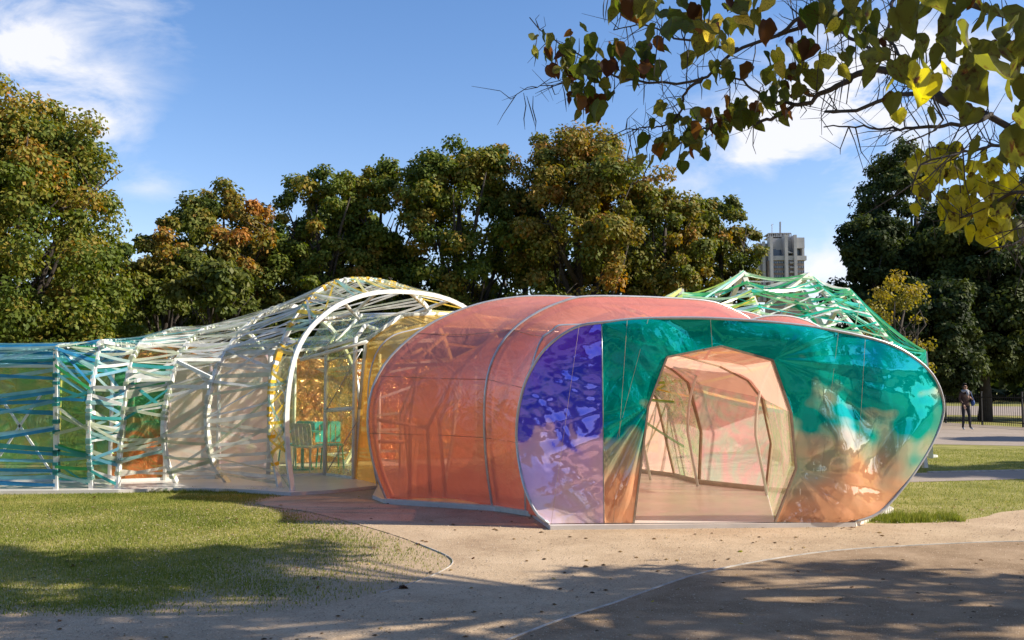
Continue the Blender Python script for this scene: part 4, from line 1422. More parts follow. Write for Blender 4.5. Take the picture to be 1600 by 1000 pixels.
nt_parts = 0
far = {}
for k in range(len(ribs) - 1):
    a, b = ribs[k], ribs[k + 1]
    cnt = [46, 40, 38, 48, 46, 46, 34][k]
    for i in range(cnt):
        t0 = tr_.random() * .47 + .02 if tr_.random() > .28 else tr_.uniform(.24, .52)
        t1 = min(.56, max(.01, t0 + tr_.gauss(0, .016 if tr_.random() > .35 else .042)))
        # ribs of different shape: keep the height of the tape similar
        pa, pb = outw(a, t0, tr_.uniform(-.02, .055)), outw(b, t1, tr_.uniform(-.02, .055))
        if k == 6 and t0 < .2:
            t1 = t0 + tr_.choice((-.05, .05, .03)); t1 = max(.01, t1); pb = outw(b, t1, .04)
        w = tr_.choice((.035, .045, .05, .055, .06, .07))
        m = tape(pa - wb, pb - wb, tang(a, t0), tang(b, t1), w, tr_.uniform(0, .02), None, 5, tr_.choice((0, 0, .5, -.6)))
        col = tr_.choice(PAL[k])
        if t0 > .28 and k < 5 and tr_.random() < .22:
            col = 'white'
        o = m.build('tape', TP[col], web)
        nt_parts += 1
    for i in range(64):
        t0 = tr_.uniform(.50, .97) if i < 26 else (tr_.uniform(.24, .6) if i < 46 else tr_.uniform(.02, .5)); t1 = min(.99, max(.01, t0 + tr_.gauss(0, .03)))
        col = tr_.choice(PAL[k])
        tape(outw(a, t0, .05) - wb, outw(b, t1, .05) - wb, tang(a, t0), tang(b, t1), .05, .01, far.setdefault(col, MB()))
wm = bpy.data.meshes.new('tape_windings')
vv, ff, mi = [], [], []
for q, (col, mb) in enumerate(far.items()):
    o_ = len(vv); vv += mb.v; ff += [tuple(x + o_ for x in f) for f in mb.f]; mi += [q] * len(mb.f)
    wm.materials.append(TP[col])
wm.from_pydata(vv, [], ff); wm.polygons.foreach_set('material_index', mi); wm.update()
link('tape_windings', wm, web, kind='stuff')
print('left tapes', nt_parts)
# bands of tape wrapped round each rib
for k, rg in enumerate(ribs[:-1]):
    mb = MB()
    for i in range(34):
        t = tr_.uniform(.02, .6)
        p = rg.at(t) - wb; d = tang(rg, t) * .025
        mb.beam(p - d, p + d, .10, .075, rg.nrm)
    mb.build('tape_wraps', TP[['lightblue', 'teal', 'paleteal', 'sage', 'sage', 'grey', 'yellow'][k]], web, kind='stuff')
# inner posts, rails and film skin
inner_px = [(-110, 757), (86, 757), (143, 757), (172, 758), (258, 755), (322, 753), (340, 753), (420, 750), (508, 747), (553, 753)]
ipt = [g(*p) for p in inner_px]
ihz = [1.95, 1.95, 1.98, 2.0, 2.05, 2.05, 2.1, 2.2, 2.3, 2.42]
mats_near = ['f_green', 'f_lime', 'f_green', 'f_greenorange', 'f_pale', 'f_pale', 'f_pale', 'f_clear', 'f_lemon']
pan_labels = ['olive green film panel with an orange streak', 'lime yellow film panel', 'dark olive film panel', 'green film panel glowing orange in its lower half', 'milky pinkish film panel', 'milky film strip', 'milky beige film panel', 'clear film panel showing the café inside', 'crinkled lemon film panel']
for k in range(len(ipt) - 1):
    a, b = ipt[k], ipt[k + 1]
    ha, hb = ihz[k], ihz[k + 1]
    lo = [Vector((a.x, a.y, .08)), Vector((a.x, a.y, ha))]; hi_ = [Vector((b.x, b.y, .08)), Vector((b.x, b.y, hb))]
    film_part('film_panel', loc(lo, wb), loc(hi_, wb), M[mats_near[k]], web, 30, 24, 0, .35, 30 + k, pan_labels[k])
    # sloping shoulder + ceiling panel
    up = [Vector((a.x, a.y, ha)), Vector((a.x + .05, a.y + .7, ha + .28)), Vector((a.x + .1, a.y + 1.9, ha + .28))]
    up2 = [Vector((b.x, b.y, hb)), Vector((b.x + .05, b.y + .7, hb + .28)), Vector((b.x + .1, b.y + 1.9, hb + .28))]
    cm_ = 'f_blue' if k < 2 else ('f_blue' if k == 2 else ('f_orange' if k in (3, 4) else ('f_clear' if k > 4 else 'f_pale')))
    film_part('roof_film', loc(up, wb), loc(up2, wb), M[cm_], web, 16, 14, 0, .2, 40 + k)
    for hh2 in (ha,):
        mb = MB(); mb.beam(Vector((a.x, a.y - .02, ha)) - wb, Vector((b.x, b.y - .02, hb)) - wb, .05, .05); mb.build('rail', M['white'], web)
    mb = MB(); mb.beam(Vector((a.x, a.y, .07)) - wb, Vector((b.x, b.y, .07)) - wb, .05, .05); mb.build('rail', M['white'], web)
    if k not in (4,):
        tube_part('post', loc([Vector((b.x, b.y - .03, .05)), Vector((b.x, b.y - .03, hb)), Vector((b.x + .05, b.y + .67, hb + .28)), Vector((b.x + .1, b.y + 1.9, hb + .28))], wb), .04 if k > 5 else .032, M['white'], web)
# mid rail in the lemon bay, cables
a, b = ipt[8], ipt[9]
tube_part('rail', loc([Vector((a.x, a.y - .05, 1.19)), Vector((b.x, b.y - .05, 1.24))], wb), .04, M['white'], web)
for p, q in (((512, 565), (566, 545)), ((510, 640), (566, 545)), ((512, 735), (560, 655)), ((0, 620), (85, 745)), ((68, 610), (0, 712))):
    A1, A2 = AT(*p, 15.0), AT(*q, 15.0)
    if p[0] < 100:
        A1, A2 = AT(*p, 14.45), AT(*q, 14.45)
        mb = MB(); mb.beam(A1 - wb, A2 - wb, .02, .035); mb.build('brace', M['white'], web)
    else:
        tube_part('cable', loc([A1, A2], wb), .008, M['steel'], web, 5)
# roof beams over the open frame bay (white struts between W1 hoop and inner frame)
for p in [((512, 548), 16.4, (565, 492), 17.4), ((565, 492), 17.4, (700, 490), 17.8), ((470, 562), 16.0, (573, 534), 15.5), ((538, 474), 15.0, (560, 498), 17.0), ((640, 457), 15.6, (680, 492), 17.4), ((500, 500), 14.6, (560, 490), 17), ((590, 456), 15.2, (545, 495), 17), ((700, 470), 16.2, (640, 492), 17.5)]:
    tube_part('strut', loc([AT(*p[0], p[1]), AT(*p[2], p[3])], wb), .032, M['white'], web, 6)
film_part('roof_film', loc([AT(470, 562, 16), AT(510, 490, 17)], wb), loc([AT(512, 546, 16.4), AT(566, 492, 17.4)], wb), M['f_clear'], web, 20, 20, 0, .6, 71)
film_part('roof_film', loc([AT(512, 546, 16.4), AT(566, 492, 17.4)], wb), loc([AT(573, 533, 15.7), AT(628, 494, 16.4)], wb), M['f_clear'], web, 20, 20, 0, .6, 72)
# cross struts between ribs at left (white)
for (x0, y0, d0, x1, y1, d1) in ((272, 562, 14.6, 345, 562, 14.9), (278, 565, 14.6, 330, 590, 14.3), (288, 528, 15.6, 345, 562, 15.6), (268, 604, 14.5, 325, 604, 14.4), (146, 605, 14.2, 195, 606, 14.2), (205, 580, 14.4, 252, 580, 17.0), (212, 595, 14.4, 255, 585, 17), (160, 534, 14.1, 215, 545, 16.5), (145, 618, 14.2, 190, 632, 14.3)):
    mb = MB(); mb.beam(AT(x0, y0, d0) - wb, AT(x1, y1, d1) - wb, .05, .05); mb.build('strut', M['white'], web)
# far skin
fp = [(-12.5, 18.6), (-9, 18.5), (-7.5, 18.4), (-6.0, 18.5), (-4.4, 18.8), (-2.8, 19.6), (-.8, 20.2), (1.2, 20.2)]
fm = ['f_green', 'f_blue', 'f_greenorange', 'f_pale', 'f_orange', 'f_orange', 'f_lemon']
for k in range(len(fp) - 1):
    a, b = fp[k], fp[k + 1]
    film_part('film_panel', loc([Vector((a[0], a[1], .08)), Vector((a[0], a[1], 2.2))], wb), loc([Vector((b[0], b[1], .08)), Vector((b[0], b[1], 2.2))], wb), M[fm[k]], web, 20, 24, 0, .4, 50 + k)
    tube_part('post', loc([Vector((b[0], b[1] - .05, .05)), Vector((b[0], b[1] - .05, 2.3))], wb), .035, M['white'], web)


# ---- café chairs and tables inside
M['chair'] = solid('turquoise_chair_plastic', (0.05, 0.50, 0.48), 0.35, .08, 8)
M['chairw'] = solid('pale_chair_plastic', (0.62, 0.70, 0.74), 0.35, .06, 8)


def chair(loc_, rz, mat, label):
    t = thing('cafe_chair', label, 'chair', loc_, 'café chairs inside the tunnel', rz)
    mb = MB(); mb.box((-.22, -.22, .43), (.22, .22, .46)); mb.build('seat', mat, t)
    mb = MB()
    for i in range(5):
        a0 = -.2 + i * .1
        mb.beam((a0, .2 + .02 * math.cos(a0 * 6), .48), (a0 * 1.05, .27, .86), .085, .02, Vector((0, 1, 0)))
    mb.beam((-.23, .27, .85), (.23, .27, .85), .03, .06); mb.build('backrest', mat, t)
    for sx in (-1, 1):
        for sy in (-1, 1):
            mb = MB(); mb.tube([(sx * .19, sy * .19, .43), (sx * .22, sy * .23, 0)], .016, 6); mb.build('leg', mat, t)
    return t


chair((-3.75, 17.3, .055), 2.6, M['chairw'], 'pale café chair nearest the clear film panel')
chair((-3.5, 17.9, .055), .4, M['chair'], 'turquoise café chair behind the pale one')
chair((-4.2, 18.0, .055), -.6, M['chair'], 'turquoise café chair farther left under the orange film')
tb2 = thing('cafe_table', 'round turquoise café table among the chairs behind the clear film', 'table', (-3.95, 17.55, .055))
mb = MB(); mb.tube([(0, 0, .70), (0, 0, .72)], .34, 24); mb.build('table_top', M['chair'], tb2)
mb = MB(); mb.tube([(0, 0, .03), (0, 0, .70)], .03, 8); mb.build('stem', M['chair'], tb2)
mb = MB(); mb.tube([(0, 0, 0), (0, 0, .03)], .22, 20); mb.build('base', M['chair'], tb2)

# ---- green webbed wing at the rear
gr = thing('green_webbed_wing', 'peaked frames wound with lime, green and turquoise tapes rising behind the entrance', 'pavilion', (6, 18.5, 0))
go = Vector(gr.location)


class Frame:
    def __init__(s, peak, Y, near, far, bend=.5):
        pk = AT(*peak, Y)
        n3 = Vector((near[0], near[1], .03)); f3 = Vector((far[0], far[1], .03))
        nk = pk.lerp(n3, .52) + (n3 - pk).normalized().cross(Vector((0, 0, 1))) * 0 + Vector(((n3.x - pk.x) * .35, (n3.y - pk.y) * .35, .15))
        fk = pk.lerp(f3, .52) + Vector(((f3.x - pk.x) * .35, (f3.y - pk.y) * .35, .15))
        s.raw = [n3, nk, pk, fk, f3]
        s.near = resample([pk, nk, n3], 30)
        s.far = resample([pk, fk, f3], 30)

    def at(s, side, t):
        P = s.near if side == 0 else s.far
        x = min(.999, max(0, t)) * (len(P) - 1); i = int(x)
        return P[i].lerp(P[i + 1], x - i)


def XY(px, Y):
    return ((px - 800) / F * Y, Y)


FR = [Frame((985, 474), 15.6, XY(975, 15.0), XY(960, 17.5)),
      Frame((1064, 453), 17.0, XY(1082, 15.6), XY(1030, 19.5)),
      Frame((1160, 425), 18.2, XY(1225, 16.3), XY(1090, 20.8)),
      Frame((1262, 428), 19.0, XY(1400, 17.0), XY(1160, 21.5)),
      Frame((1325, 453), 20.0, XY(1440, 18.2), XY(1240, 22.2)),
      Frame((1445, 551), 20.9, XY(1449, 20.6), XY(1430, 22.5))]
for k, fr in enumerate(FR):
    for P in ((fr.near, fr.far) if k < 5 else (fr.near, fr.far)):
        mb = MB()
        pp = loc(P, go)
        for a, b in zip(pp[:-1], pp[1:]):
            mb.beam(a, b, .10, .06)
        mb.build('rib', M['offwhite'], gr)
GP = [['lime', 'lime', 'paleyellow', 'yellow', 'palegreen'], ['green', 'palegreen', 'skyblue', 'skyblue', 'lime', 'yellow', 'turq'],
      ['green', 'green', 'palegreen', 'turq', 'palegreen', 'emerald', 'white'], ['green', 'emerald', 'turq', 'palegreen', 'green', 'emerald', 'white'], ['emerald', 'emerald', 'turq', 'green', 'emerald']]
cnt = 0
for k in range(5):
    a, b = FR[k], FR[k + 1]
    for i in range([36, 40, 42, 40, 46][k] + 16):
        side = 0 if i < [28, 30, 30, 30, 36][k] + 8 else 1
        if k == 4:
            t0 = tr_.random() ** 1.2 * .62; t1 = tr_.random() ** 2 * .35 if side == 0 else tr_.random() ** 2 * .3
        else:
            t0 = .02 + tr_.random() * .6; t1 = max(0.01, t0 + tr_.gauss(0, .11))
        col = tr_.choice(GP[k])
        pa = a.at(side, t0) - go; pb = b.at(side, t1) - go
        o_ = Vector((0, -.06, .04)) if side == 0 else Vector((0, .05, .04))
        ta = (a.at(side, t0 + .04) - a.at(side, t0 - .04)).normalized() if t0 > .05 else Vector((0, -.3, -1)).normalized()
        tb_ = (b.at(side, t1 + .04) - b.at(side, t1 - .04)).normalized() if t1 > .05 else Vector((0, -.3, -1)).normalized()
        m = tape(pa + o_, pb + o_, ta, tb_, tr_.choice((.035, .045, .055, .065)), tr_.uniform(.0, .05) + (.06 if t0 < .15 else 0), None, 6, tr_.choice((0, .4, -.5)))
        m.build('tape', TP[col], gr); cnt += 1
print('green tapes', cnt)
for k in range(1, 4):
    a, b = FR[k], FR[k + 1]
    film_part('film_panel', loc([a.at(1, .35), a.at(1, .98)], go), loc([b.at(1, .35), b.at(1, .98)], go), M['f_pale'], gr, 16, 12, 0, .2, 80 + k)
for (x0, y0, d0, x1, y1, d1) in ((1262, 428, 18.9, 1195, 480, 18.0), (1325, 453, 19.9, 1283, 492, 19.0), (1160, 427, 18.1, 1120, 460, 17.5), (1185, 452, 18.3, 1240, 475, 18.3), (1255, 455, 18.8, 1290, 520, 18.2)):
    mb = MB(); mb.beam(AT(x0, y0, d0) - go, AT(x1, y1, d1) - go, .1, .06); mb.build('brace', M['offwhite'], gr)
p = g(1449, 714)
mb = MB(); mb.tube([(p.x, p.y, .0), (p.x, p.y, .05)], .22, 12); mb.tube([(p.x, p.y, .05), (p.x, p.y, .7)], .05, 8)
bo = mb; m2 = MB(); m2.v = [tuple(Vector(v) - go) for v in mb.v]; m2.f = mb.f; m2.build('base_plate', M['white'], gr)

# ------------------------------------------------------------------ overhanging catalpa
cat = thing('catalpa_tree', 'catalpa overhanging the upper right corner with big heart shaped leaves and hanging pods', 'tree', (7.2, 6.4, 0))
co = Vector(cat.location)
mb = MB(); mb.tube(loc([(7.2, 6.4, -.1), (7.15, 6.35, 1.2), (7.0, 6.2, 2.6), (7.1, 6.3, 4.2), (7.4, 6.5, 6.5)], co), [.34, .27, .24, .19, .08], 12)
mb.build('trunk', M['bark2'], cat, smooth=True)


def px3(lst):
    return [AT(x, y, d) for x, y, d in lst]


BR = [([(7.05, 6.25, 3.0)], [(1760, 380, 5.5), (1600, 220, 5.3), (1549, 179, 5.3), (1482, 159, 5.4), (1436, 146, 5.5), (1400, 150, 5.6), (1330, 172, 5.8), (1290, 176, 6.0)], .055, .007),
      ([], [(1482, 159, 5.4), (1420, 120, 5.6), (1364, 108, 5.8), (1318, 128, 6.0), (1272, 154, 6.2), (1241, 164, 6.3), (1200, 154, 6.5), (1159, 128, 6.6), (1120, 100, 6.6)], .026, .004),
      ([(7.1, 6.3, 3.6)], [(1720, 60, 5.5), (1560, 20, 5.6), (1400, -20, 5.8), (1293, 31, 6.2), (1216, 56, 6.4), (1154, 77, 6.6), (1129, 97, 6.6), (1098, 123, 6.7), (1057, 131, 6.8), (975, 123, 7.0), (930, 98, 7.1), (847, 51, 7.2), (829, 28, 7.2)], .036, .003),
      ([], [(1154, 77, 6.6), (1100, 70, 6.7), (1060, 60, 6.8), (1010, 40, 6.9), (960, 45, 7.0)], .010, .003),
      ([], [(1098, 123, 6.7), (1068, 150, 6.8), (1062, 175, 6.8), (1040, 195, 6.9), (1000, 200, 7.0), (978, 202, 7.0)], .010, .003),
      ([], [(1241, 164, 6.3), (1200, 188, 6.4), (1150, 190, 6.6), (1110, 200, 6.7), (1070, 210, 6.8)], .012, .003),
      ([], [(1600, 215, 5.3), (1640, 290, 5.0), (1590, 300, 5.0), (1540, 325, 5.1), (1490, 345, 5.2)], .018, .004),
      ([], [(1549, 179, 5.3), (1500, 195, 5.2), (1440, 200, 5.2), (1380, 200, 5.4), (1290, 196, 5.6)], .012, .003),
      ([], [(1293, 31, 6.2), (1330, 60, 6.0), (1400, 100, 5.7), (1452, 152, 5.5)], .012, .004),
      ([], [(1400, -20, 5.8), (1390, 60, 5.4), (1440, 120, 5.0), (1470, 190, 4.8), (1420, 220, 4.8)], .010, .003),
      ([], [(1216, 56, 6.4), (1260, 20, 6.2), (1330, -15, 6.0)], .012, .008),
      ([], [(975, 123, 7.0), (930, 110, 7.0), (880, 130, 7.1), (830, 135, 7.2), (797, 155, 7.2)], .005, .002),
      ([], [(1640, 290, 5.0), (1600, 370, 4.8), (1540, 395, 4.8)], .010, .003),
      ([], [(1600, 220, 5.3), (1500, 240, 5.0), (1440, 260, 5.0), (1425, 300, 5.0)], .010, .003)]
crr = random.Random(9)
segs = []
for pre, lst, r0, r1 in BR:
    pts = [Vector(p) for p in pre] + px3(lst)
    pts = catmull(pts, max(8, len(pts) * 5))
    pts = [p + Vector((crr.gauss(0, .006), crr.gauss(0, .006), crr.gauss(0, .006))) for p in pts]
    r0 *= 1.3; r1 *= 1.35
    rr = [r0 + (r1 - r0) * (i / (len(pts) - 1)) ** .8 for i in range(len(pts))]
    mb = MB(); mb.tube(loc(pts, co), rr, 7); mb.build('branch', M['bark2'], cat, smooth=True)
    segs.append(pts)
# twigs
tw_mb = MB()
tips = []
for si, pts in enumerate(segs):
    for i in range(3, len(pts), 1):
        if pts[i].x > 4.4 or crr.random() < .25:
            continue
        p = pts[i]
        for _ in range(crr.choice((1, 1, 2, 2))):
            d = Vector((crr.uniform(-1, .35), crr.uniform(-.6, .6), crr.uniform(-.75, .8))).normalized() * crr.uniform(.10, .38)
            q = p + d
            m = p.lerp(q, .5) + Vector((crr.gauss(0, .03), 0, crr.gauss(0, .04)))
            tw_mb.tube(loc([p, m, q], co), [.0045, .003, .0015], 4)
            tips.append(q)
            if crr.random() < .5:
                q2 = m + Vector((crr.uniform(-.2, .15), crr.uniform(-.1, .1), crr.uniform(-.25, .2)))
                tw_mb.tube(loc([m, q2], co), [.0025, .001], 3); tips.append(q2)
tw_mb.build('twigs', M['bark2'], cat, kind='stuff')


def heart_leaf(seed):
    r = random.Random(seed)
    n = 9
    # outline half: from stalk notch round the lobe to the tip
    half = [(0, 0), (.16, -.10), (.34, -.06), (.47, .12), (.48, .34), (.38, .58), (.22, .80), (.08, .96), (0, 1.08)]
    vs = []; fs = []
    droop = r.uniform(.2, 1.1); fold = r.uniform(.15, .9); asy = r.uniform(-.25, .25); curl = r.uniform(-.2, .35)
    def pt(x, y):
        x = x * (1 + asy * (1 if x > 0 else -1)) + asy * .4 * y * y
        z = -fold * abs(x) ** (1.3 if asy > 0 else 1) - droop * y * y * .5 + curl * x * y + .05 * math.sin(9 * y + 5 * abs(x) + seed) + .04 * math.sin(14 * x + seed)
        return (x, y, z)
    mid = [(0, y) for _, y in half]
    mid[0] = (0, 0)
    ys = [0, .0, .05, .16, .36, .58, .80, .96, 1.08]
    for s in (-1, 1):
        base = len(vs)
        for i, (x, y) in enumerate(half):
            j = 1 + r.uniform(-.15, .13)
            vs.append(pt(0, ys[i])); vs.append(pt(s * x * .55, (y + ys[i]) / 2)); vs.append(pt(s * x * j, y))
        for i in range(len(half) - 1):
            a = base + i * 3
            for k in (0, 1):
                f = (a + k, a + k + 1, a + k + 4, a + k + 3)
                fs.append(f if s > 0 else f[::-1])
    m = MB(); m.add(vs, fs)
    return m


LC = {'green': [(0.0, (0.055, 0.085, 0.015)), (.5, (0.10, 0.125, 0.025)), (1, (0.19, 0.18, 0.04))],
      'yellow': [(0.0, (0.30, 0.32, 0.05)), (.5, (0.52, 0.46, 0.07)), (1, (0.62, 0.48, 0.12))],
      'brown': [(0.0, (0.07, 0.03, 0.015)), (.6, (0.12, 0.055, 0.02)), (1, (0.2, 0.10, 0.03))]}
LM = {k: leaf_mat('catalpa_leaf_' + k, s, .5, .45, attr=None, spots=(k != 'brown')) for k, s in LC.items()}
leaf_me = {k: [] for k in LC}
for k in LC:
    for s in range(7):
        me = heart_leaf(s * 7 + len(k)).mesh('leaf', LM[k], True)
        leaf_me[k].append(me)
# clusters: px, py, spread x, spread y, count, size (m), depth, depth spread, palette weights (green, yellow, brown)
CL = [(870, 75, 24, 20, 10, .12, 7.0, .2, (7, 1, 2)), (955, 105, 26, 30, 14, .14, 7.0, .2, (7, 0, 3)), (1350, 80, 40, 30, 10, .2, 5.0, .3, (8, 1, 1)), (1120, 60, 40, 26, 10, .14, 6.4, .2, (6, 2, 2)), (1090, 225, 26, 16, 8, .12, 6.7, .2, (7, 0, 3)), (880, 100, 26, 32, 22, .13, 7.0, .2, (7, 1, 2)), (915, 130, 25, 35, 24, .15, 7.0, .2, (8, 0, 2)), (1000, 95, 32, 20, 16, .16, 6.9, .2, (6, 0, 4)), (1010, 20, 40, 18, 12, .26, 5.2, .4, (8, 0, 2)),
      (1080, 30, 40, 20, 14, .18, 6.0, .3, (6, 1, 3)), (925, 165, 10, 12, 5, .12, 7.0, .1, (2, 0, 6)), (1060, 200, 40, 20, 26, .12, 6.8, .2, (7, 1, 3)), (1040, 235, 32, 16, 12, .13, 6.8, .2, (8, 0, 2)),
      (1120, 190, 32, 14, 18, .12, 6.6, .2, (5, 1, 5)), (1180, 172, 30, 16, 20, .12, 6.4, .2, (6, 1, 5)), (1240, 110, 32, 26, 24, .15, 6.2, .2, (7, 2, 2)), (1230, 150, 26, 14, 14, .12, 6.2, .2, (6, 1, 4)),
      (1130, 115, 24, 12, 7, .13, 6.5, .2, (6, 2, 2)), (1180, 30, 40, 22, 14, .17, 5.8, .3, (6, 3, 1)), (1330, 30, 34, 26, 14, .2, 5.2, .3, (7, 3, 0)), (1300, 15, 30, 15, 6, .18, 5.6, .3, (7, 3, 0)),
      (1400, 120, 26, 40, 8, .27, 4.6, .3, (7, 1, 2)), (1420, 40, 50, 30, 12, .26, 4.6, .4, (9, 1, 0)), (1490, 120, 40, 40, 13, .27, 4.3, .4, (9, 1, 0)), (1520, 40, 50, 40, 15, .28, 4.3, .4, (9, 0, 1)),
      (1580, 100, 30, 50, 12, .28, 4.1, .3, (8, 0, 2)), (1595, 180, 14, 26, 4, .3, 4.0, .3, (9, 0, 0)), (1528, 240, 3, 3, 1, .24, 4.2, .0, (9, 0, 0)),
      (1470, 255, 40, 22, 18, .13, 5.6, .3, (2, 9, 0)), (1510, 290, 45, 28, 20, .14, 5.4, .3, (2, 9, 0)), (1560, 350, 32, 24, 15, .15, 5.2, .3, (2, 9, 0)), (1445, 290, 18, 22, 10, .13, 5.4, .2, (2, 8, 1)),
      (1510, 330, 26, 22, 12, .14, 5.3, .2, (2, 8, 1)), (1590, 260, 16, 36, 10, .14, 5.2, .2, (2, 8, 0))]
tot = sum(c[4] for c in CL)
print('catalpa leaves', tot)
nleaf = 0
over = {k: MB() for k in LC}
lr = random.Random(13)
for (px, py, sx, sy, n, size, D, dd, wgt) in CL:
    for i in range(n):
        x = px + max(-1.7, min(1.7, lr.gauss(0, .8))) * sx; y = py + max(-1.7, min(1.7, lr.gauss(0, .8))) * sy
        p = AT(x, y, D + lr.uniform(-dd, dd))
        k = lr.choices(list(LC), wgt)[0]
        s = size * (.92 if size < .2 else .56) * lr.uniform(.6, 1.15)
        # tip hangs down, blade faces a random way
        down = Vector((lr.gauss(0, .45), lr.gauss(0, .35), -1)).normalized()
        side = Vector((lr.gauss(0, 1), lr.gauss(0, .8), lr.gauss(0, .25)))
        side = (side - down * side.dot(down)).normalized()
        nr = side.cross(down)
        R3m = Matrix((side, down, nr)).transposed().to_4x4()
        mw = Matrix.Translation(p - down * s * .5 - co) @ R3m @ Matrix.Diagonal((s * lr.uniform(.65, 1.15), s, s * lr.uniform(.7, 1.4), 1))
        me = lr.choice(leaf_me[k])
        if nleaf < 300:
            o = link('leaf', me, cat); o.matrix_local = mw
            nleaf += 1
        else:
            over[k].add([mw @ v.co for v in me.vertices], [tuple(f.vertices) for f in me.polygons])
        if lr.random() < .6:
            near = min(tips, key=lambda q: (q - (p - down * s * .5)).length)
            if (near - p).length < .6:
                tw_ = None
for k, mb in over.items():
    if mb.v:
        mb.build('small_leaves', LM[k], cat, kind='stuff', smooth=True)
# pods
pod_px = [(952, -10, 16), (960, -8, 40), (972, -20, 70), (945, -5, 14), (1027, 40, 100), (1040, 36, 40), (1062, 30, 70), (1076, 5, 80), (1078, 60, 100), (892, 50, 70), (905, 60, 60), (935, 110, 40), (878, 130, 48),
          (818, 145, 60), (823, 150, 50), (833, 150, 60), (840, 55, 50), (980, 205, 35), (985, 205, 60), (997, 200, 50), (1013, 200, 40), (1015, 240, 40), (1140, 130, 40), (1180, 60, 70), (1290, 40, 60), (1326, 60, 120),
          (1350, 30, 90), (1420, 0, 140), (1428, 0, 150), (1445, 60, 100), (1565, 0, 60), (1570, 0, 55), (960, 120, 40), (1090, 100, 60), (1005, 120, 30), (1245, 0, 60), (1272, 20, 60), (1030, 90, 70), (905, 130, 60), (912, 140, 50), (870, 60, 60), (1110, 0, 90)]
for i, (x, y, l) in enumerate(pod_px):
    D = 7.0 if x < 1000 else (6.3 if x < 1300 else 5.2)
    a = AT(x, y, D); ln = min(.42, l / F * D)
    ln = max(ln, .2)
    b = a + Vector((lr.gauss(0, .03), lr.gauss(0, .02), -ln))
    mb = MB(); mb.tube(loc([a, a.lerp(b, .35) + Vector((lr.gauss(0, .008), 0, 0)), a.lerp(b, .7) + Vector((lr.gauss(0, .008), 0, 0)), b], co), [.002, .0042, .004, .001], 6)
    mb.build('seed_pod', M['pod'], cat, smooth=True)
# the rest of the crown, above and to the right of the frame: shades the path
r = R_(31)
C, Ss, Tt = [], [], []
tries = 0
while len(C) < 500 and tries < 400000:
    tries += 1
    x, y, z = r.uniform(2.2, 15.5), r.uniform(3.4, 12.5), r.uniform(3.6, 10.8)
    # outside the field of view
    py_ = 605 - (z - 1.6) / y * F; px_ = 800 + x / y * F
    if px_ < 1760 and py_ > -230:
        continue
    # shadow position on the ground
    sx_ = x - z / math.tan(SUN_EL) * math.cos(SUN_AZ); sy_ = y - z / math.tan(SUN_EL) * math.sin(SUN_AZ)
    if ((x - 9) / 7.0) ** 2 + ((y - 6.8) / 4.6) ** 2 + ((z - 6.2) / 3.2) ** 2 > 1 and ((x - 8) / 4.5) ** 2 + ((y - 9.6) / 2.6) ** 2 + ((z - 8.6) / 2.2) ** 2 > 1:
        continue
    lim = 9.5 if sx_ < -1.9 else (7.4 if sx_ < .2 else 8.3)
    if sy_ > lim + .25 * math.sin(sx_ * 2.3):
        continue
    # sun flecks
    if math.sin(sx_ * 1.9 + 1) * math.sin(sy_ * 2.9 + sx_ * .7) > (.6 if sx_ < -1.9 else .25):
        continue
    if math.sin(sx_ * 6.1 + sy_ * 2) * math.sin(sy_ * 9.3 - sx_) > .35:
        continue
    if sx_ > -1.9 and r.uniform() < .35:
        continue
    if -1.9 < sx_ < .2 and r.uniform() < .5:
        continue
    if sx_ < -1.9 and sy_ < 7.9 and r.uniform() < .6:
        continue
    C.append((x - co.x, y - co.y, z)); Ss.append(r.uniform(.2, .5)); Tt.append(.4)
V, tint, n = leaf_cloud(np.array(C), np.array(Ss), 18, .19, 32, np.array(Tt), .2)
link('crown', np_mesh('crown', V, np.arange(n * 4).reshape(-1, 4), M['chestnut'], attr=tint), cat)
mb = MB()
for c in C[::4]:
    mb.tube([(.1, 0, 4.3), Vector(c) * .5 + Vector((0, 0, 2.3)), c], [.045, .03, .008], 5)
mb.build('limbs', M['bark2'], cat)

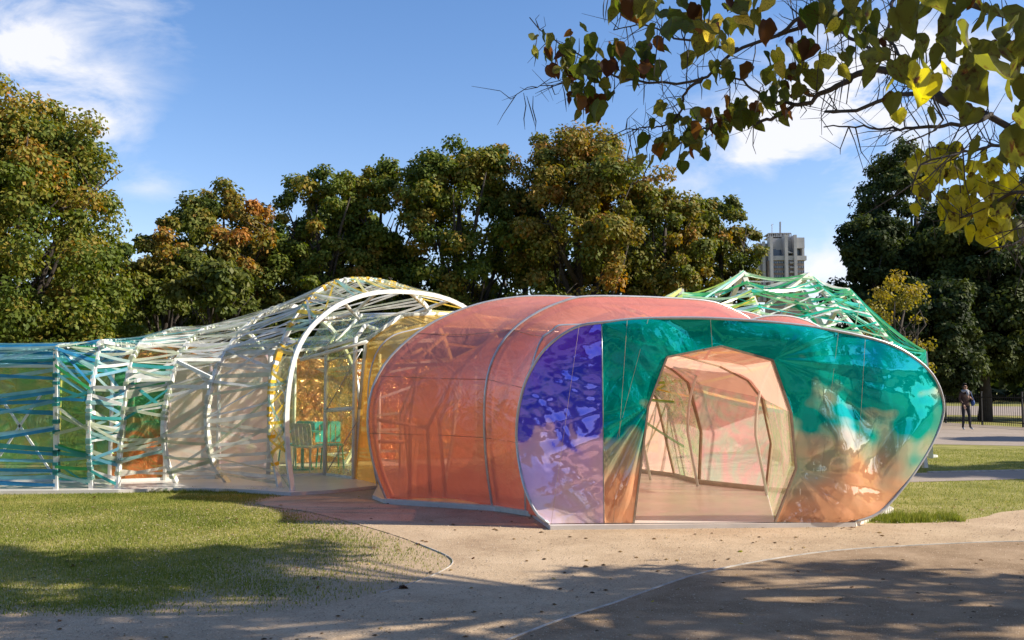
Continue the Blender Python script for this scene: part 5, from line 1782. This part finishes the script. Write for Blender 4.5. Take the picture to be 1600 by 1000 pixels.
# ------------------------------------------------------------------ fallen leaves
fl_pos = [(632, 919, .10), (655, 850, .05), (148, 777, .06), (176, 791, .04), (282, 778, .04), (114, 885, .07), (1157, 861, .05), (1381, 905, .05), (1532, 875, .05), (863, 904, .03), (895, 923, .03), (1246, 893, .03),
          (575, 880, .03), (497, 917, .03), (90, 970, .03), (40, 955, .03), (1333, 918, .04), (740, 872, .03), (1020, 940, .03), (1425, 960, .03), (1335, 826, .06), (560, 776, .03), (300, 830, .03), (210, 777, .03), (1496, 720, .06), (1463, 722, .05), (1533, 712, .05)]
FL = ['curled brown leaf lying at the grass corner by the path edging', 'brown leaf on the path edge below the red shade', 'leaf on the lawn in front of the blue taped ribs', 'small leaf on the lawn just below the one by the blue taped ribs',
      'leaf on the lawn by the mown edge before the milky panel', 'pale leaf in the tree shade on the lawn', 'yellow leaf on the sandy path before the doorway', 'leaf on the dark road under the branch shade', 'leaf on the dark road near the right frame edge',
      'tiny dark scrap below the doorway, first of the pair left of the curved line', 'tiny dark scrap below the doorway, second of the pair beside the curved line', 'scrap of leaf on the road side of the curved edging', 'small leaf on the worn grass left of the grass corner',
      'small leaf on the bare ground at the lawn foot', 'scrap of leaf on the bottom left path', 'scrap of leaf at the lawn edge in the bottom left corner', 'scrap of leaf on the road between two shade patches', 'small scrap on the path below the violet film',
      'scrap of leaf on the bottom middle of the road line', 'scrap of leaf at the bottom right of the road', 'leaf caught at the right foot of the entrance rim', 'small leaf in the red shade by the amber film', 'small leaf in the middle of the sunny lawn', 'small leaf on the lawn beside the white slab',
      'yellow leaf on the far lawn by the avenue', 'leaf on the far lawn below the white foot plate', 'brown leaf on the far lawn towards the right edge']
fmats = [LM['brown'], LM['yellow'], LM['brown']]
names = ['curled dark brown', 'small yellow', 'dry brown', 'tiny tan']
where = []
for i, (px, py, s) in enumerate(fl_pos):
    p = g(px, py, .012)
    me = leaf_me['brown' if i % 3 else 'yellow'][i % 7] if i != 0 else leaf_me['brown'][1]
    o = link('fallen_leaf', me)
    o.location = (p.x, p.y, .03 if s > .05 else .02); o.scale = (s, s * 1.1, s * (1.5 if i == 0 else .8)); o.rotation_euler = (lr.uniform(-.3, .3), lr.uniform(-.3, .3), lr.uniform(0, 6))
    o['category'] = 'leaf'; o['group'] = 'fallen leaves'
    o['label'] = FL[i]

# ------------------------------------------------------------------ walking person
per = thing('person', 'person in brown jacket, grey scarf and sunglasses standing on the far path by the railings', 'person', tuple(g(1510, 672)), rz=0)
skinm = solid('skin', (0.42, 0.25, 0.17), .6, .05)
jack = solid('brown_jacket', (0.055, 0.028, 0.02), .8, .2)
jean = solid('dark_jeans', (0.012, 0.014, 0.022), .8, .2)
shoe = solid('pale_shoe', (0.45, 0.47, 0.5), .7, .1)
hairm = solid('dark_hair', (0.015, 0.01, 0.008), .6, .2)
scarf = solid('grey_scarf', (0.30, 0.31, 0.33), .9, .3, 30)
bagm = solid('blue_bag', (0.03, 0.09, 0.28), .6, .1)
glass = solid('sunglasses', (0.008, 0.008, 0.01), .15, .1)


def skin_body():
    J = {'pelvis': ((0, 0, .93), .13), 'waist': ((0, 0, 1.06), .12), 'chest': ((0, .0, 1.28), .15), 'neckb': ((0, .0, 1.43), .065), 'head0': ((0, -.01, 1.52), .058), 'head1': ((0, -.02, 1.60), .085), 'head2': ((0, -.015, 1.68), .075),
         'shl': ((-.17, 0, 1.38), .065), 'ell': ((-.21, -.02, 1.12), .048), 'wrl': ((-.12, -.12, .92), .032), 'hal': ((-.10, -.15, .86), .034),
         'shr': ((.17, 0, 1.38), .065), 'elr': ((.24, -.05, 1.13), .048), 'wrr': ((.08, -.24, 1.20), .032), 'har': ((.03, -.27, 1.24), .034),
         'hl': ((-.09, 0, .86), .095), 'kl': ((-.10, -.02, .50), .062), 'al': ((-.12, .02, .10), .042), 'tl': ((-.14, -.13, .04), .036),
         'hr': ((.09, 0, .86), .095), 'kr': ((.12, -.03, .50), .062), 'ar': ((.16, .02, .10), .042), 'tr': ((.20, -.12, .04), .036)}
    E = [('pelvis', 'waist'), ('waist', 'chest'), ('chest', 'neckb'), ('neckb', 'head0'), ('head0', 'head1'), ('head1', 'head2'), ('chest', 'shl'), ('shl', 'ell'), ('ell', 'wrl'), ('wrl', 'hal'), ('chest', 'shr'), ('shr', 'elr'),
         ('elr', 'wrr'), ('wrr', 'har'), ('pelvis', 'hl'), ('hl', 'kl'), ('kl', 'al'), ('al', 'tl'), ('pelvis', 'hr'), ('hr', 'kr'), ('kr', 'ar'), ('ar', 'tr')]
    ks = list(J)
    me = bpy.data.meshes.new('body')
    me.from_pydata([J[k][0] for k in ks], [(ks.index(a), ks.index(b)) for a, b in E], [])
    o = bpy.data.objects.new('body_tmp', me); COL.objects.link(o)
    md = o.modifiers.new('skin', 'SKIN')
    for i, k in enumerate(ks):
        me.skin_vertices[0].data[i].radius = (J[k][1], J[k][1] * .9)
        me.skin_vertices[0].data[i].use_root = (k == 'pelvis')
    o.modifiers.new('sub', 'SUBSURF').levels = 2
    dg = bpy.context.evaluated_depsgraph_get()
    m2 = bpy.data.meshes.new_from_object(o.evaluated_get(dg))
    bpy.data.objects.remove(o)
    m2.materials.clear()
    for m in (jack, jean, skinm, shoe):
        m2.materials.append(m)
    for f in m2.polygons:
        c = f.center
        f.use_smooth = True
        if c.z > 1.45:
            f.material_index = 2
        elif (c - Vector((-.10, -.15, .86))).length < .075 or (c - Vector((.03, -.27, 1.24))).length < .07:
            f.material_index = 2
        elif c.z < .09:
            f.material_index = 3
        elif c.z < .90 and abs(c.x) < .3 and not (c.x < -.07 and c.y < -.1):
            f.material_index = 1
        else:
            f.material_index = 0
    m2.name = 'body'
    return link('body', m2, per)


skin_body()


def blob(name, c, rr, mat, n=12, par=per, cut=None):
    bm = bmesh.new()
    bmesh.ops.create_uvsphere(bm, u_segments=n * 2, v_segments=n, radius=1)
    for v in bm.verts:
        v.co = Vector((c[0] + v.co.x * rr[0], c[1] + v.co.y * rr[1], c[2] + v.co.z * rr[2]))
    if cut:
        bmesh.ops.delete(bm, geom=[v for v in bm.verts if cut(v.co)], context='VERTS')
    me = bpy.data.meshes.new(name); bm.to_mesh(me); bm.free(); me.materials.append(mat)
    me.polygons.foreach_set('use_smooth', [True] * len(me.polygons))
    return link(name, me, par)


blob('hair', (0, .005, 1.635), (.105, .12, .125), hairm, cut=lambda v: v.y < -.06 and v.z < 1.70)
mb = MB(); mb.tube([(.10 * math.cos(a), .085 * math.sin(a) - .015, 1.455 + .02 * math.sin(3 * a)) for a in np.linspace(0, 2 * math.pi, 18, endpoint=False)], .045, 8, True)
mb.tube([(.02, -.10, 1.44), (.03, -.155, 1.36), (.02, -.16, 1.26)], [.045, .05, .035], 8); mb.build('scarf', scarf, per, smooth=True)
mb = MB(); mb.box((-.078, -.118, 1.618), (-.010, -.098, 1.65)); mb.box((.010, -.118, 1.618), (.078, -.098, 1.65)); mb.box((-.08, -.112, 1.64), (.08, -.10, 1.648)); mb.build('sunglasses', glass, per)
blob('nose', (0, -.112, 1.60), (.014, .02, .022), skinm, 6)
blob('mouth', (0, -.098, 1.565), (.026, .01, .008), scarf if False else solid('lips', (.3, .1, .09), .5, .05), 6)
for s in (-1, 1):
    blob('ear', (s * .085, -.01, 1.61), (.012, .022, .03), skinm, 6)
# fingers
for c, dirs in (((-.10, -.15, .86), (0, 0, -1)), ((.03, -.27, 1.24), (-.8, -.1, .4))):
    mb = MB()
    dv = Vector(dirs).normalized(); sv = dv.cross(Vector((0, 1, 0))).normalized()
    for k in range(4):
        p = Vector(c) + dv * .02 + sv * (.015 * (k - 1.5)); ln = (.06, .07, .068, .055)[k]
        mb.tube([p, p + dv * ln * .6, p + dv * ln + Vector((0, -.02, 0))], [.009, .008, .006], 5)
    p = Vector(c) + sv * .02; mb.tube([p, p + sv * .03 + dv * .02, p + sv * .03 + dv * .045], [.01, .009, .007], 5)
    mb.build('fingers', skinm, per)
bag = thing('shoulder_bag', 'blue shoulder bag hanging at the hip of the walking person', 'bag', tuple(g(1510, 672)))
blob('bag_body', (.27, .0, 1.02), (.06, .12, .13), bagm, 8, bag)
mb = MB(); mb.tube([(.27, -.09, 1.1), (.17, -.07, 1.44), (.17, .05, 1.44), (.27, .09, 1.1)], .012, 5); mb.build('strap', bagm, bag)

# ------------------------------------------------------------------ grit and litter on the path
r = R_(61)
def scatter_bits(name, n, smin, smax, ymax, mat, flat, seed, label, cat):
    r = R_(seed)
    y = 5.6 + (ymax - 5.6) * r.uniform(0, 1, n) ** 1.6
    x = r.uniform(-1, 1, n) * y * .62
    sz = r.uniform(smin, smax, n) * (.6 + .06 * y)
    a = r.uniform(0, 2 * math.pi, n)
    c, s_ = np.cos(a), np.sin(a)
    V = np.empty((n, 5, 3))
    for q, (ox, oy) in enumerate(((-1, -.6), (1, -.7), (.9, .6), (-.8, .8))):
        V[:, q] = np.stack([x + (ox * c - oy * s_) * sz, y + (ox * s_ + oy * c) * sz, np.full(n, .011)], 1)
    V[:, 4] = np.stack([x, y, .012 + sz * flat], 1)
    b = (np.arange(n) * 5)[:, None]
    Fc = np.concatenate([b + np.array([[0, 1, 4]]), b + np.array([[1, 2, 4]]), b + np.array([[2, 3, 4]]), b + np.array([[3, 0, 4]])])
    me = np_mesh(name, V.reshape(-1, 3), Fc, mat, attr=np.repeat(r.uniform(0, 1, n), 5), nside=3)
    link(name, me, kind='stuff', label=label, category=cat)


M['grit'] = leaf_mat('grit', [(0, (.26, .19, .12)), (.5, (.42, .32, .22)), (1, (.58, .48, .36))], 0.0, .9)
M['litter'] = leaf_mat('litter', [(0, (.05, .03, .015)), (.6, (.16, .09, .03)), (1, (.34, .24, .08))], 0.1, .8)
scatter_bits('gravel', 20000, .0025, .007, 12.5, M['grit'], .7, 62, 'fine grit and small stones strewn over the path', 'gravel')
scatter_bits('leaf_litter', 420, .008, .022, 13.5, M['litter'], .35, 63, 'bits of dry leaf and twig scattered on path and lawn', 'litter')
